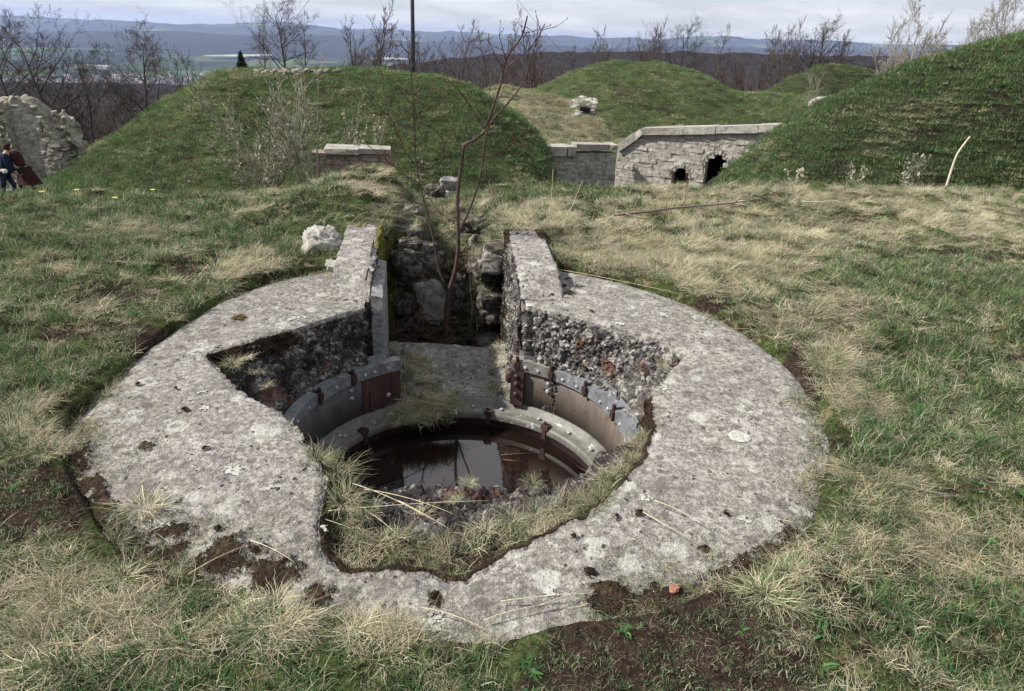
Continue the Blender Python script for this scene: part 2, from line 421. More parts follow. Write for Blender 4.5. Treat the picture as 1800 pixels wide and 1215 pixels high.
def _line_r(A, B, dg):
    out = []
    for d in dg:
        c_, s_ = math.cos(math.radians(d)), math.sin(math.radians(d)); ex, ey = B[0] - A[0], B[1] - A[1]
        out.append((A[0] * ey - A[1] * ex) / (c_ * ey - s_ * ex))
    return out
def _splice(A, B, lo, hi):
    global re_a, re_r
    dg = np.linspace(lo, hi, 14); k = (re_a < lo) | (re_a > hi)
    a_ = np.concatenate([re_a[k], dg]); r_ = np.concatenate([re_r[k], _line_r(A, B, dg)]); o_ = np.argsort(a_); re_a, re_r = a_[o_], r_[o_]
_splice((-1.42, -.03), (-.66, .82), 131, 179)
_splice((1.24, .43), (.33, .98), 20, 70)
def build_collar():
    NP = 1700
    ph = np.linspace(-PI, PI, NP, endpoint=False)
    dg = np.degrees(ph)
    cs, sn = np.cos(ph), np.sin(ph)
    re = np.interp(dg, re_a, re_r) + .05 * fbm(cs * 5 + 9, sn * 5, 4, 3) + .04 * fbm(cs * 22 + 9, sn * 22, 3, 5)
    front = sst(-158, -128, dg) * (1 - sst(-38, -10, dg))
    rl = .925 * front + 1.03 * (1 - front) + .10 * fbm(cs * 7, sn * 7 + 4, 4, 9) * front
    rl = np.minimum(rl, re - .02)
    zl = -.205 * front + Z_PL * (1 - front) + .10 * fbm(cs * 6 + 3, sn * 6, 3, 19) * front
    Ro = R_OUT + .05 * fbm(cs * 2.2, sn * 2.2, 3, 2) + ring_dr(ph)
    rows_r = []; rows_z = []; rgh = []; mss = []; sid = []
    nA0, nA, nB, nC = 8, 190, 110, 34
    for k in range(nA0):
        t = k / nA0; rows_r.append(Ro + .10 * (1 - t)); rows_z.append(np.full(NP, -.45 * (1 - t) ** 1.0 - .05)); rgh.append(np.zeros(NP)); mss.append(np.zeros(NP)); sid.append(np.zeros(NP))
    film = [(atz(px_, py_, 0), r_, a_) for px_, py_, r_, a_ in ((400, 990, .17, .75), (330, 955, .13, .6), (480, 1015, .15, .7), (560, 1050, .12, .6), (1080, 1055, .12, .8), (1180, 1085, .18, .9), (1060, 1015, .07, .5), (1290, 1030, .14, .7), (260, 780, .10, .5), (300, 940, .1, .7), (1010, 505, .08, .6), (700, 1090, .08, .5))]
    for k in range(nA):
        t = k / (nA - 1)
        r = Ro + (re - Ro) * t
        d = np.minimum(Ro - r, .2) / .2
        z = -.055 * (1 - d) ** 2 - .012 * np.exp(-(r - re) / .02)
        x, y = CX + r * cs, CY + r * sn
        z = z + .022 * fbm(x * 1.6, y * 1.6, 4, 7) + .010 * fbm(x * 9, y * 9, 3, 8)
        rows_r.append(r); rows_z.append(z)
        rgh.append(.25 * np.exp(-(r - re) / .02)); 
        ms = .0 * r
        # mossy rim at lower left and along front outer edge
        ms = np.maximum(ms, sst(.34, .0, Ro - r) * (.36 + .50 * sst(-165, -140, dg) * (1 - sst(-112, -98, dg)) + .45 * sst(-80, -60, dg) * (1 - sst(-50, -32, dg))))
        for q_, r_, a_ in film: ms = np.maximum(ms, a_ * np.exp(-((x - q_.x) ** 2 + (y - q_.y) ** 2) / r_ ** 2))
        mss.append(ms); sid.append(np.zeros(NP))
    zt = rows_z[-1]
    for k in range(1, nB + 1):
        t = k / nB
        r = re + (rl - re) * t
        zf = -.075 * sst(0, .14, t) - .02 * t + (zl + .095) * sst(.42, 1, t)
        zb = zl * t ** .9
        z = zt * (1 - t) + zf * front + zb * (1 - front)
        rows_r.append(r); rows_z.append(z)
        rf = (.85 * sst(.28, .40, t) + .15) * front + (1 - front) * sst(0, .1, t)
        # left funnel and front lip get more of the black blotches
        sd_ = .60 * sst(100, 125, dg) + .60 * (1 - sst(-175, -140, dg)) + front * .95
        notch = sst(150, 165, dg) + (1 - sst(-172, -150, dg))
        mo = front * (1 - sst(.30, .44, t)) * .85 + notch * (1 - sst(.12, .34, t)) * .80
        mo = mo + .55 * sst(-35, -20, dg) * (1 - sst(2, 12, dg)) * (1 - sst(.6, .9, t))
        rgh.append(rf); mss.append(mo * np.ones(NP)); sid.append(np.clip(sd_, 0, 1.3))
    zz = rows_z[-1]; rr = rows_r[-1]
    for k in range(1, nC + 1):
        t = k / nC
        rows_r.append(rr + 0.03 * np.sin(t * PI) * front); rows_z.append(zz + (-1.35 - zz) * t)
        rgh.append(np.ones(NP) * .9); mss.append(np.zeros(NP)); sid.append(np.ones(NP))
    Rr = np.array(rows_r).T; Z = np.array(rows_z).T
    nv = Rr.shape[1]
    X = CX + Rr * cs[:, None]; Y = CY + Rr * sn[:, None]
    V = np.stack([X, Y, Z], -1).reshape(-1, 3)
    F = gridF(NP, nv, True)
    c = V[F].mean(1)
    inside = (c[:, 1] > 3.9) & (c[:, 0] > xL(c[:, 1]) - .04) & (c[:, 0] < xR(c[:, 1]) + .04)
    F = F[~inside]
    A = lambda q: np.array(q).T.reshape(-1)
    return V, F, {'rough': A(rgh), 'moss': A(mss), 'side': A(sid)}

def top_h(x, y):
    x = np.array(float(x)); y = np.array(float(y)); r = math.hypot(x - CX, y - CY); a = math.atan2(y - CY, x - CX)
    Ro = R_OUT + .05 * float(fbm(np.array(math.cos(a) * 2.2), np.array(math.sin(a) * 2.2), 3, 2)) + float(ring_dr(a)); d = min(max(Ro - r, 0), .2) / .2
    return -.055 * (1 - d) ** 2 + .022 * float(fbm(x * 1.6, y * 1.6, 4, 7)) + .010 * float(fbm(x * 9, y * 9, 3, 8)) + .0015
pit = empty('gun_pit', (CX, CY, 0), 'round weathered concrete gun pit with a steel lined well in its middle', 'gun pit')
V, F, at_ = build_collar()
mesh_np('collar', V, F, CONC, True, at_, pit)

def wall_sweep(side, y0, y1, wdt, top, name, nz=110):
    """trench wall with its raised top; side=-1 left, +1 right"""
    ny = int((y1 - y0) / .013)
    ys = np.linspace(y0, y1, ny)
    prof = []     # (offset outward, z, rough, moss, side)
    for k in range(nz): prof.append((0, -1.75 + (top + 1.75) * k / (nz - 1), .8, 0))
    for k in range(1, 26): prof.append((wdt * k / 25, top, .0, 0))
    for k in range(1, 16): prof.append((wdt + .02 * k / 15, top - .45 * k / 15, .35, 0))
    prof = np.array(prof)
    X = np.zeros((ny, len(prof))); Z = X.copy()
    for i, y in enumerate(ys):
        x0 = xL(y) if side < 0 else xR(y)
        X[i] = x0 + side * prof[:, 0]; Z[i] = prof[:, 1]
    Yg = np.repeat(ys[:, None], len(prof), 1)
    up = prof[:, 1][None] > top - .01
    ramp_ = sst(y0, y0 + .35, Yg)
    Z = np.where(Z > -.1, Z - (Z + .1) * (1 - ramp_) * .55, Z)
    Z += np.where(prof[:, 1][None] > -.2, .03 * fbm(X * 5, Yg * 5, 4, 21), 0)
    X += side * .04 * fbm(Yg * 4, Z * 4 + 3, 4, 22)
    edge = np.exp(-np.abs(prof[:, 0][None] - 0) / .025) * up
    Z -= .015 * edge
    V = np.stack([X, Yg, Z], -1).reshape(-1, 3)
    F = gridF(ny, len(prof))
    if side > 0: F = F[:, ::-1]
    # end caps
    n0 = len(V); k = len(prof)
    capc = np.array([[X[0].mean() , ys[0], -.6], [X[-1].mean(), ys[-1], -.6]])
    V = np.vstack([V, capc])
    jj = np.arange(k); j2 = (jj + 1) % k; a0 = np.stack([np.full(k, n0), jj, j2], -1); a1 = np.stack([np.full(k, n0 + 1), (ny - 1) * k + j2, (ny - 1) * k + jj], -1)
    T_ = np.vstack([a0, a1])
    if side > 0: T_ = T_[:, ::-1]
    rough = np.repeat(prof[:, 2][None], ny, 0).ravel(); moss = np.zeros_like(rough)
    ms = (.42 * (1 - sst(-.9, -.2, Z)) + .5 * sst(y1 - .5, y1, Yg) * sst(-.4, 0.1, Z) + .35 * (np.abs(prof[:, 0][None] - wdt) < .05) * (side > 0) + .75 * (side < 0) * sst(4.95, 5.15, Yg) * (prof[:, 0][None] < .02) + .3 * (side > 0) * sst(5.1, 5.5, Yg) * (prof[:, 0][None] < .02))
    at = {'rough': np.append(rough, [1, 1]), 'moss': np.append(ms.ravel(), [0, 0]), 'side': np.full(n0 + 2, .75 if side < 0 else .5), 'yellow': np.append(((side < 0) * sst(4.9, 5.1, Yg) * np.ones_like(Yg)).ravel() * .8, [0, 0])}
    me = bpy.data.meshes.new(name); me.from_pydata(V.tolist(), [], F.tolist() + T_.tolist()); me.materials.append(CONC)
    me.polygons.foreach_set('use_smooth', np.ones(len(me.polygons), bool))
    for kk, vv in at.items():
        a_ = me.attributes.new(kk, 'FLOAT', 'POINT'); a_.data.foreach_set('value', vv.astype(np.float32))
    o = bpy.data.objects.new(name, me); COL.objects.link(o); o.parent = pit
    W2, H2 = 34, 120
    for e, yy in ((0, ys[0] + .002), (1, ys[-1] - .002)):
        row = X[0 if e == 0 else -1][:nz]; zr_ = Z[0 if e == 0 else -1][:nz]
        xi = np.interp(np.linspace(0, 1, H2), np.linspace(0, 1, nz), row); zi = np.interp(np.linspace(0, 1, H2), np.linspace(0, 1, nz), zr_)
        uu = np.linspace(0, 1, W2)[:, None]
        XX = xi[None] + side * wdt * uu; ZZ = np.repeat(zi[None], W2, 0); bulge = np.sin(uu * PI) * .03 + 0 * XX
        YY = yy + (-1 if e == 0 else 1) * (bulge + .07 * fbm(XX * 9, ZZ * 9, 4, 26 + e) * np.sin(uu * PI) ** .5)
        FF = gridF(W2, H2)
        if (side < 0) == (e == 0): FF = FF[:, ::-1]
        mesh_np('end_face', np.stack([XX, YY, ZZ], -1).reshape(-1, 3), FF, CONC, True, {'rough': np.full(XX.size, 1.), 'moss': np.zeros(XX.size), 'side': np.full(XX.size, .75 if side < 0 else .2)}, pit)
    return o
wl = wall_sweep(-1, 4.25, 5.72, .27, .13, 'trench_wall')
wr = wall_sweep(1, 4.44, 5.80, .30, .12, 'trench_wall')
# thin strip cast against the left wall, with rusted bars let into its top
mb = MB()
for y in np.linspace(4.16, 5.6, 24):
    pass
ny = 90; ys = np.linspace(4.24, 5.02, ny)
pr = [(.0, -.9), (.075, -.9), (.078, .03), (.0, .045)]
V = np.array([[xL(y) + ox + (.012 * float(fbm(np.array(y * 6), np.array(z * 3), 3, 4))), y, z + (.02 * float(fbm(np.array(y * 9.), np.array(2.), 3, 6)) if z > 0 else 0)] for y in ys for ox, z in pr])
F = [[i * 4 + j, i * 4 + 4 + j, i * 4 + 4 + (j + 1) % 4, i * 4 + (j + 1) % 4] for i in range(ny - 1) for j in range(4)] + [[0, 1, 2, 3], [ny * 4 - 1, ny * 4 - 2, ny * 4 - 3, ny * 4 - 4]]
mesh_np('wall_strip', V, F, make_stone('grey cast strip', (.25, .245, .24), (.09, .085, .085), (.42, .42, .40), 9, .01, False), False, None, pit)
mb = MB()
for q, ox in enumerate((-.03,)):
    P = [(xL(y) + ox, y, .125 - q * .07 + .01 * math.sin(y * 9)) for y in np.linspace(4.3, 5.6, 14)]
    mb.tube(P, .006, 6)
mb.obj('reinforcing_bar', make_plain('rust', (.03, .018, .015), (.07, .035, .025), 40), pit)

# floor slab of the passage
nx, ny = 110, 150
u = np.linspace(0, 1, nx); v = np.linspace(0, 1, ny)
U, Vv = np.meshgrid(u, v, indexing='ij')
Yf = np.zeros_like(U); 
for i in range(nx):
    for j in range(ny):
        pass
Y1 = 5.30
Xm = np.zeros_like(U)
for it in range(3):
    if it == 0: Yf = 4.3 + (Y1 - 4.3) * Vv
    x = xL(Yf) + (xR(Yf) - xL(Yf)) * U
    y0 = CY + np.sqrt(np.maximum(.97 ** 2 - (x - CX) ** 2, .1))
    Yf = y0 + (Y1 - y0) * np.minimum(Vv / .93, 1)
Xm = xL(Yf) - .03 + (xR(Yf) - xL(Yf) + .06) * U
Zm = -.775 + .05 * fbm(Xm * 3, Yf * 3, 4, 31) + .02 * fbm(Xm * 14, Yf * 14, 3, 32)
dr = np.clip((Vv - .93) / .07, 0, 1)
Zm = Zm - dr * .9
Yf = Yf + np.where(dr > 0, .02 * fbm(Xm * 8, Zm * 8, 3, 33) + .03, 0)
Zm += .05 * np.exp(-np.minimum(U, 1 - U) / .07) * (dr == 0)
V = np.stack([Xm, Yf, Zm], -1).reshape(-1, 3)
sl_moss = np.clip(.62 * (1 - sst(.0, .30, U)) + .4 * (1 - sst(.1, .4, Vv)) * (1 - sst(.35, .6, U)) + .5 * sst(.85, 1., U) + .3 * np.exp(-((U - .6) / .2) ** 2 - ((Vv - .5) / .1) ** 2), 0, 1)
mesh_np('floor_slab', V, gridF(nx, ny), CONC, True, {'rough': np.full(V.shape[0], .12), 'moss': sl_moss.ravel(), 'side': np.zeros(V.shape[0])}, pit)

# ------------------------------------------------------------------ steel lining of the well
def ang(px, py, z):
    p = atz(px, py, z); return math.atan2(p.y - CY, p.x - CX)
aL1 = ang(700, 632, Z_PL); aR1 = ang(905, 628, Z_PL)          # plate ends at the passage
M_SHADE = make_steel('plate with shade in colour', (.055, .052, .060), (.10, .095, .10), (.16, .045, .035), .60, .5, .35)  # dark version of the plate steel, shade put into its colour
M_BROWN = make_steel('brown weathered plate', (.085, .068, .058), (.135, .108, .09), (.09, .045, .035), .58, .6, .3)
M_RIM = make_steel('blue grey painted rim', (.115, .12, .133), (.215, .222, .24), (.09, .055, .04), .55, .45, .5, (1, 1, 1), (.62, .63, .66))
M_RIM2 = make_steel('olive grey rim', (.14, .14, .12), (.24, .235, .205), (.10, .06, .04), .55, .5, .5, (1, 1, 1), (.5, .52, .5))
M_FL = make_steel('worn grey flange', (.075, .075, .068), (.145, .14, .12), (.14, .075, .045), .57, .5, .4, (1, 1, 1), (.52, .52, .48))
M_RUST = make_steel('rusted steel', (.035, .020, .019), (.065, .034, .030), (.03, .018, .018), .55, .6, .35)
M_RED = make_steel('rust red plate', (.045, .020, .020), (.085, .046, .040), (.05, .03, .035), .52, .5, .35)
M_BOLT = make_plain('pale bolt head', (.16, .165, .18), (.40, .41, .43), 60, .5, .002)
c0 = (CX, CY)
SV, SF = sphere_vf(12, 8)
def dome(mb, p, r, nrm=None, h=.6):
    V = SV.copy(); n = Vector(nrm if nrm is not None else (0, 0, 1)).normalized()
    q = np.array(n.to_track_quat('Z', 'Y').to_matrix())
    V = V * np.array([r, r, r * h]); mb.add(V @ q.T + np.array(p), SF)
def pol(r, a, z): return (CX + r * math.cos(a), CY + r * math.sin(a), z)
lining = empty('steel_lining', (CX, CY, -.8), 'riveted steel cylinder lining the water filled well in the concrete ring', 'steel lining')
RPL = .975
# lower flange ring with a turned down inner lip
mb = MB(); an = np.linspace(0, 2 * PI, 181)[:-1]
prof = [(RPL + .02, Z_FL - .02), (RPL + .02, Z_FL + .06), (RPL - .012, Z_FL + .06), (RPL - .022, Z_FL + .008), (.885, Z_FL), (.868, Z_FL - .006), (.862, Z_FL - .03), (.862, Z_FL - .05)]
V = np.array([[CX + r * math.cos(t), CY + r * math.sin(t), z] for t in an for r, z in prof]); k = len(prof)
F = [[i * k + j, ((i + 1) % 180) * k + j, ((i + 1) % 180) * k + j + 1, i * k + j + 1] for i in range(180) for j in range(k - 1)]
fl = mesh_np('flange', V, F, M_FL, True, None, lining)
mb = MB()
V = np.array([[CX + r * math.cos(t), CY + r * math.sin(t), z] for t in an for r, z in ((.862, Z_FL - .045), (.885, Z_FL - .06), (.885, -1.5))])
F = [[i * 3 + j, ((i + 1) % 180) * 3 + j, ((i + 1) % 180) * 3 + j + 1, i * 3 + j + 1] for i in range(180) for j in range(2)]
mesh_np('well_wall', V, F, M_RUST, True, None, lining)
for px, py in ((1205, 0),):
    pass
for a in [ang(x, y, Z_FL) for x, y in ((593, 764), (833, 712), (950, 737), (1001, 763), (1044, 792), (748, 722), (884, 718))] + [rad(t) for t in (-60, -85, -110, -10, -160)]:
    b = MB(); dome(b, pol(.925, a, Z_FL + .012), .015, (0, 0, 1), .7); b.obj('bolt', M_BOLT, lining, True)
for x, y in ((627, 752), (968, 745), (860, 722)):
    a = ang(x, y, Z_FL); b = MB()
    b.box(pol(.882, a, Z_FL + .002), (.05, .055, .03), a); b.box(pol(.862, a, Z_FL - .045), (.014, .03, .07), a)
    b.tube([pol(.885, a + .01, Z_FL), pol(.885, a + .01, Z_FL + .035)], .009, 8)
    b.obj('clip', M_RUST, lining)
# plates
def plate(a0, a1, mat, name='wall_plate'):
    mb = MB(); mb.arc(c0, RPL, RPL + .014, Z_FL + .02, Z_PL - .01, a0, a1, 60); return mb.obj(name, mat, lining, True)
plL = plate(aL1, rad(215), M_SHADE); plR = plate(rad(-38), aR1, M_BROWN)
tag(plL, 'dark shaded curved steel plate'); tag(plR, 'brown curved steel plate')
# rust-red end zone of the left plate with an L shaped strap
mb = MB(); mb.arc(c0, RPL - .006, RPL - .001, Z_FL + .065, Z_PL - .055, aL1 + .004, aL1 + .30, 16); e1 = mb.obj('rust_plate', M_RED, lining)
mb = MB(); mb.arc(c0, RPL - .016, RPL - .0065, Z_FL + .065, Z_PL - .17, aL1 + .215, aL1 + .245, 4); mb.arc(c0, RPL - .022, RPL - .007, Z_FL + .10, Z_FL + .135, aL1 + .06, aL1 + .215, 8)
mb.arc(c0, RPL - .013, RPL - .0065, Z_FL + .065, Z_PL - .06, aL1 + .005, aL1 + .07, 6)
mb.obj('strap', M_RUST, lining)
b = MB(); dome(b, pol(RPL - .012, aL1 + .10, Z_FL + .155), .018, (-math.cos(aL1), -math.sin(aL1), 0)); b.obj('bolt', M_BOLT, lining, True)
# top rims in segments
def rim(a0, a1, mat, zt=Z_PL, lip=.055):
    mb = MB(); mb.arc(c0, RPL - .018, RPL - .004, zt - .062, zt + .003, a0, a1, 22); mb.arc(c0, RPL - .018, RPL + lip, zt + .0031, zt + .017, a0, a1, 22)
    return mb.obj('rim_segment', mat, lining)
segs = [(aL1, aL1 + .36, M_RIM), (aL1 + .40, aL1 + .68, M_RIM), (aL1 + .72, aL1 + 1.15, M_RIM),
        (aR1 - .30, aR1, M_RIM2), (aR1 - .62, aR1 - .335, M_RIM), (aR1 - .97, aR1 - .65, M_RIM), (aR1 - 1.4, aR1 - 1.0, M_RIM)]
for a0, a1, mt in segs: rim(a0, a1, mt)
for a in (aL1 + .09, aL1 + .20, aL1 + .28, aL1 + .53, aL1 + .83, aL1 + 1.0, aR1 - .11, aR1 - .21, aR1 - .42, aR1 - .55, aR1 - .80, aR1 - .90, aR1 - 1.1):
    b = MB(); dome(b, pol(RPL - .020, a, Z_PL - .028), .0135, (-math.cos(a), -math.sin(a), .25), .6); b.obj('bolt', M_BOLT, lining, True)
for a in (aL1 + .39, aR1 - .29):
    for dz in (-.11, -.17):
        b = MB(); dome(b, pol(RPL - .004, a, Z_PL + dz), .0165, (-math.cos(a), -math.sin(a), 0), .6); b.obj('bolt', M_BOLT, lining, True)
# upright outer strips behind the rim (bent sheet sticking up)
mb = MB(); mb.arc(c0, RPL + .058, RPL + .068, Z_PL - .02, Z_PL + .052, aL1 + .05, aL1 + .34, 16); mb.obj('backing_strip', M_RIM, lining)
mb = MB(); mb.arc(c0, RPL + .058, RPL + .066, Z_PL - .02, Z_PL + .055, aR1 - .27, aR1 - .03, 16); mb.obj('backing_strip', M_RIM2, lining)
mb = MB(); mb.arc(c0, RPL + .058, RPL + .066, Z_PL - .02, Z_PL + .06, aR1 - .86, aR1 - .60, 16); mb.obj('backing_strip', M_RIM, lining)
mb = MB(); mb.arc(c0, RPL + .058, RPL + .066, Z_PL - .02, Z_PL + .04, aR1 - 1.35, aR1 - .90, 16); mb.obj('backing_strip', M_RIM, lining)
# rusty clamps in the gaps
for a in (aL1 + .38, aL1 + .70, aR1 - .32, aR1 - .635, aR1 - .985, aR1 - .045):
    b = MB(); b.box(pol(RPL - .020, a, Z_PL - .02), (.035, .035, .05), a, .003); b.box(pol(RPL - .024, a, Z_PL - .05), (.014, .018, .03), a, .003)
    b.tube([pol(RPL - .02, a, Z_PL), pol(RPL - .02, a, Z_PL + .045)], .013, 8); b.obj('clamp', M_RUST, lining)
# hinge post at the end of the right plate
mb = MB(); mb.arc(c0, RPL - .035, RPL - .001, Z_FL + .062, Z_PL - .064, aR1 - .105, aR1 - .004, 8)
hp = mb.obj('hinge_post', M_RUST, lining)
for dz in (-.10, -.16, -.24): 
    b = MB(); dome(b, pol(RPL - .04, aR1 - .05, Z_PL + dz), .02, (-math.cos(aR1), -math.sin(aR1), 0), .8); b.obj('bolt', M_RUST, lining, True)
b = MB(); p = pol(RPL + .0, aR1 + .035, Z_PL - .13)
b.tube([(p[0] + .02, p[1], p[2] + .045), (p[0] + .02, p[1], p[2] + .03), (p[0] + .02, p[1], p[2] - .03), (p[0] + .02, p[1], p[2] - .045)], [.022, .032, .032, .022], 14); b.obj('roller', M_RUST, lining, True)

# water
s = NT('brown still water')
bm_ = s.noise(3, 3, .5)
WAT = s.bsdf(s.ramp(s.noise(2.2, 4, .6), [(.3, (.007, .0045, .004)), (.7, (.016, .009, .007))]), .03, 1.0, bump=bm_, bstr=.04, bdist=.01, **{'IOR': 1.5})
nth = 120; V = [[CX, CY, Z_W]] + [[CX + .884 * math.cos(t), CY + .884 * math.sin(t), Z_W] for t in np.linspace(0, 2 * PI, nth, endpoint=False)]
me = bpy.data.meshes.new('water'); me.from_pydata(V, [], [[0, i + 1, (i + 1) % nth + 1] for i in range(nth)]); me.materials.append(WAT)
wobj = bpy.data.objects.new('water', me); COL.objects.link(wobj); tag(wobj, 'still brown water standing in the steel lined well', 'water', kind='structure')

# ------------------------------------------------------------------ near ground
def trench_cx(y): return np.where(y < 5.75, (xL(y) + xR(y)) / 2, -.59 - .12 * (y - 5.75))
def ground_h(x, y, fine=True):
    x = np.asarray(x, float); y = np.asarray(y, float)
    h = .16 * fbm(x * .45 + 3, y * .45, 3, 41) + .07 * fbm(x * 1.5, y * 1.5, 3, 42)
    if fine: h = h + .15 * fbm(x * 3.6, y * 3.6, 4, 43) + .05 * fbm(x * 9, y * 9, 3, 49)
    h = h + .02
    # crest line, then the ground falls away towards the ditch
    cr_ = np.where(x < 0, 8.4 + np.maximum(x, -6) * .30, 8.6 + x * .22)
    d = np.maximum(y - cr_, 0)
    h = h - .42 * np.maximum(d - .2, 0) ** 1.05 - .02 * d
    h = h - .17 * sst(5.0, 8.0, y)
    # shoulder on the left of the passage
    h = h + .34 * np.exp(-((x + 1.75 - .0 * y) / .55) ** 2) * sst(5.6, 6.6, y) * (1 - sst(8.2, 9.2, y))
    h = h + .12 * np.exp(-((x - .35) / .45) ** 2) * sst(5.4, 6.2, y) * (1 - sst(7.6, 8.6, y))
    # passage cut
    cx = trench_cx(y)
    half = np.where(y < 5.75, .62, .37 + .12 * fbm(y * 2 + x * 0, x * 0 + 5, 3, 44) + .03 * (y - 5.75))
    q = (np.abs(x - cx) - half)
    slope = np.where(y < 5.75, .06, .20)
    cut = 1 - sst(0, 1, q / slope)
    floor = np.where(y < 5.6, -1.75, -1.75 + 1.45 * sst(5.75, 7.5, y))
    cut = cut * sst(3.9, 4.3, y) * (1 - sst(8.3, 9.0, y))
    # ring
    r = np.hypot(x - CX, y - CY)
    phi = np.arctan2(y - CY, x - CX)
    edge = R_OUT + ring_dr(phi) + .09 * fbm(np.cos(phi) * 4, np.sin(phi) * 4, 4, 46)
    flat = 1 - sst(0, .55, r - edge)
    h = h * (1 - flat) + (.015 + .02 * fbm(x * 6, y * 6, 3, 47) + .04 * fbm(x * 2, y * 2, 2, 48)) * flat
    # soil piled up on the near left and near right rim
    dgp = np.degrees(phi)
    lip = sst(-160, -145, dgp) * (1 - sst(-118, -108, dgp)) * .0 + sst(-86, -74, dgp) * (1 - sst(-52, -40, dgp)) * .01 + .03
    over = lip * sst(-.42, -.02, r - edge) * (1 - sst(0.02, .5, r - edge))
    under = sst(0.0, .10, edge - r - lip * 1.6)
    hh = h + over * .75 + .02 * (r > edge)
    hh = hh * (1 - under) + (-.30) * under
    pitm = 1 - sst(0, .08, r - 1.60)
    hh = hh * (1 - pitm) - 2.0 * pitm
    hh = hh * (1 - cut) + np.minimum(floor + .3 * fbm(x * 3, y * 3, 3, 45), hh) * cut
    return hh
gx = np.concatenate([np.linspace(-16, -5.2, 90)[:-1], np.linspace(-5.2, 6.0, 480), np.linspace(6.0, 17, 100)[1:]])
gy = np.concatenate([np.linspace(.2, 6.2, 270), np.linspace(6.2, 10, 120)[1:], np.linspace(10, 24, 80)[1:]])
GX, GY = np.meshgrid(gx, gy, indexing='ij')
GZ = np.maximum(ground_h(GX, GY), -5.0)
V = np.stack([GX, GY, GZ], -1).reshape(-1, 3)
g = mesh_np('ground', V, gridF(len(gx), len(gy)), GROUND, True)
tag(g, 'tussocky meadow of green and dry grass round the pit', 'ground', kind='structure')

# ------------------------------------------------------------------ grass clumps
def blades(n, rd, L, lean, curl, wdt, tint, tsd, seed, nseg=4, radial=False, comb=None, mixt=None):
    R = np.random.RandomState(seed)
    a = R.uniform(0, 2 * PI, n); rr = rd * np.sqrt(R.uniform(0, 1, n))
    root = np.stack([rr * np.cos(a), rr * np.sin(a), R.uniform(-.015, .0, n)], -1)
    da = a + R.normal(0, .4, n) if radial else R.uniform(0, 2 * PI, n)
    if comb is not None: da = comb + R.normal(0, .75, n)
    ln = R.uniform(L[0], L[1], n) ; th0 = np.abs(R.normal(lean, .28, n)); cu = R.uniform(curl[0], curl[1], n)
    P = [root]; th = th0.copy(); dd = da.copy()
    for k in range(nseg):
        d = np.stack([np.sin(th) * np.cos(dd), np.sin(th) * np.sin(dd), np.cos(th)], -1)
        P.append(P[-1] + d * (ln / nseg)[:, None]); th = th + cu / nseg; dd = dd + R.normal(0, .28, n)
    P = np.array(P)
    P[1:, :, 2] = np.maximum(P[1:, :, 2], .004 + R.uniform(0, .012, n))
    sa = da + PI / 2 + R.normal(0, .5, n)
    sv = np.stack([np.cos(sa), np.sin(sa), R.normal(0, .3, n)], -1)
    w = wdt * R.uniform(.5, 1.3, n)
    V = []; A = []; T = []
    tn = R.normal(tint, tsd, n)
    if mixt is not None:
        tn = np.where(R.uniform(0, 1, n) < mixt[0], R.normal(mixt[1], tsd, n), tn)
    for k in range(nseg + 1):
        ww = w * (1 - (k / nseg) ** 1.5 * .85) * .5
        V.append(P[k] - sv * ww[:, None]); V.append(P[k] + sv * ww[:, None]); A += [tn, tn]; T += [np.full(n, k / nseg)] * 2
    V = np.array(V).transpose(1, 0, 2).reshape(-1, 3); A = np.array(A).T.ravel(); T = np.array(T).T.ravel()
    b = np.arange(n)[:, None] * (2 * (nseg + 1)); k = np.arange(nseg)[None] * 2
    F = np.stack([b + k, b + k + 1, b + k + 3, b + k + 2], -1).reshape(-1, 4)
    return V, F, A, T
clumps = bpy.data.collections.new('grass_clumps')
def clump(*a, **k):
    V, F, A, T = blades(*a, **k)
    o = mesh_np('clump_%02d' % len(clumps.objects), V, F, GRASS, True, {'tint': A, 't': T}, link=False)
    clumps.objects.link(o)
sd_ = 100
KIND = {}
def fam(nm, k, f):
    KIND[nm] = []
    for i in range(k):
        KIND[nm].append(len(clumps.objects)); f(i)
fam('green', 4, lambda i: clump(46, .055, (.05, .13), .5, (.3, 1.6), .0040, .27, .10, 100 + i, mixt=(.22, .66)))
fam('straw', 4, lambda i: clump(56, .07, (.06, .17), 1.2, (.0, .6), .0034, .70, .11, 110 + i, mixt=(.10, .35)))
fam('comb', 3, lambda i: clump(60, .08, (.08, .20), 1.3, (.0, .4), .0033, .72, .11, 120 + i, comb=0.0, mixt=(.06, .4)))
fam('tuss', 3, lambda i: clump(190, .045, (.04, .13), .85, (.5, 1.6), .0022, .68, .12, 130 + i, nseg=5, radial=True, mixt=(.22, .40)))
fam('moss', 3, lambda i: clump(70, .06, (.012, .045), .6, (.2, 1.2), .0030, .10, .13, 140 + i, nseg=2, mixt=(.35, .60)))
fam('long', 3, lambda i: clump(22, .05, (.13, .26), .55, (.5, 1.7), .0042, .27, .09, 150 + i, nseg=5, mixt=(.35, .72)))
fam('litter', 3, lambda i: clump(22, .10, (.03, .12), 1.5, (0, .15), .0024, .66, .14, 160 + i, nseg=3))
fam('weed', 3, lambda i: clump(9, .012, (.035, .085), 1.05, (.1, .7), .016, .30, .05, 200 + i, nseg=5, radial=True))
fam('farg', 3, lambda i: clump(70, .18, (.04, .11), .7, (.2, 1.0), .007, .36, .10, 170 + i, nseg=2, mixt=(.12, .58)))
fam('fars', 3, lambda i: clump(70, .18, (.04, .11), 1.0, (.2, .7), .007, .58, .10, 180 + i, nseg=2, mixt=(.14, .3)))
fam('fard', 3, lambda i: clump(70, .18, (.03, .09), .7, (.2, 1.0), .007, .25, .12, 190 + i, nseg=2, mixt=(.22, .44)))

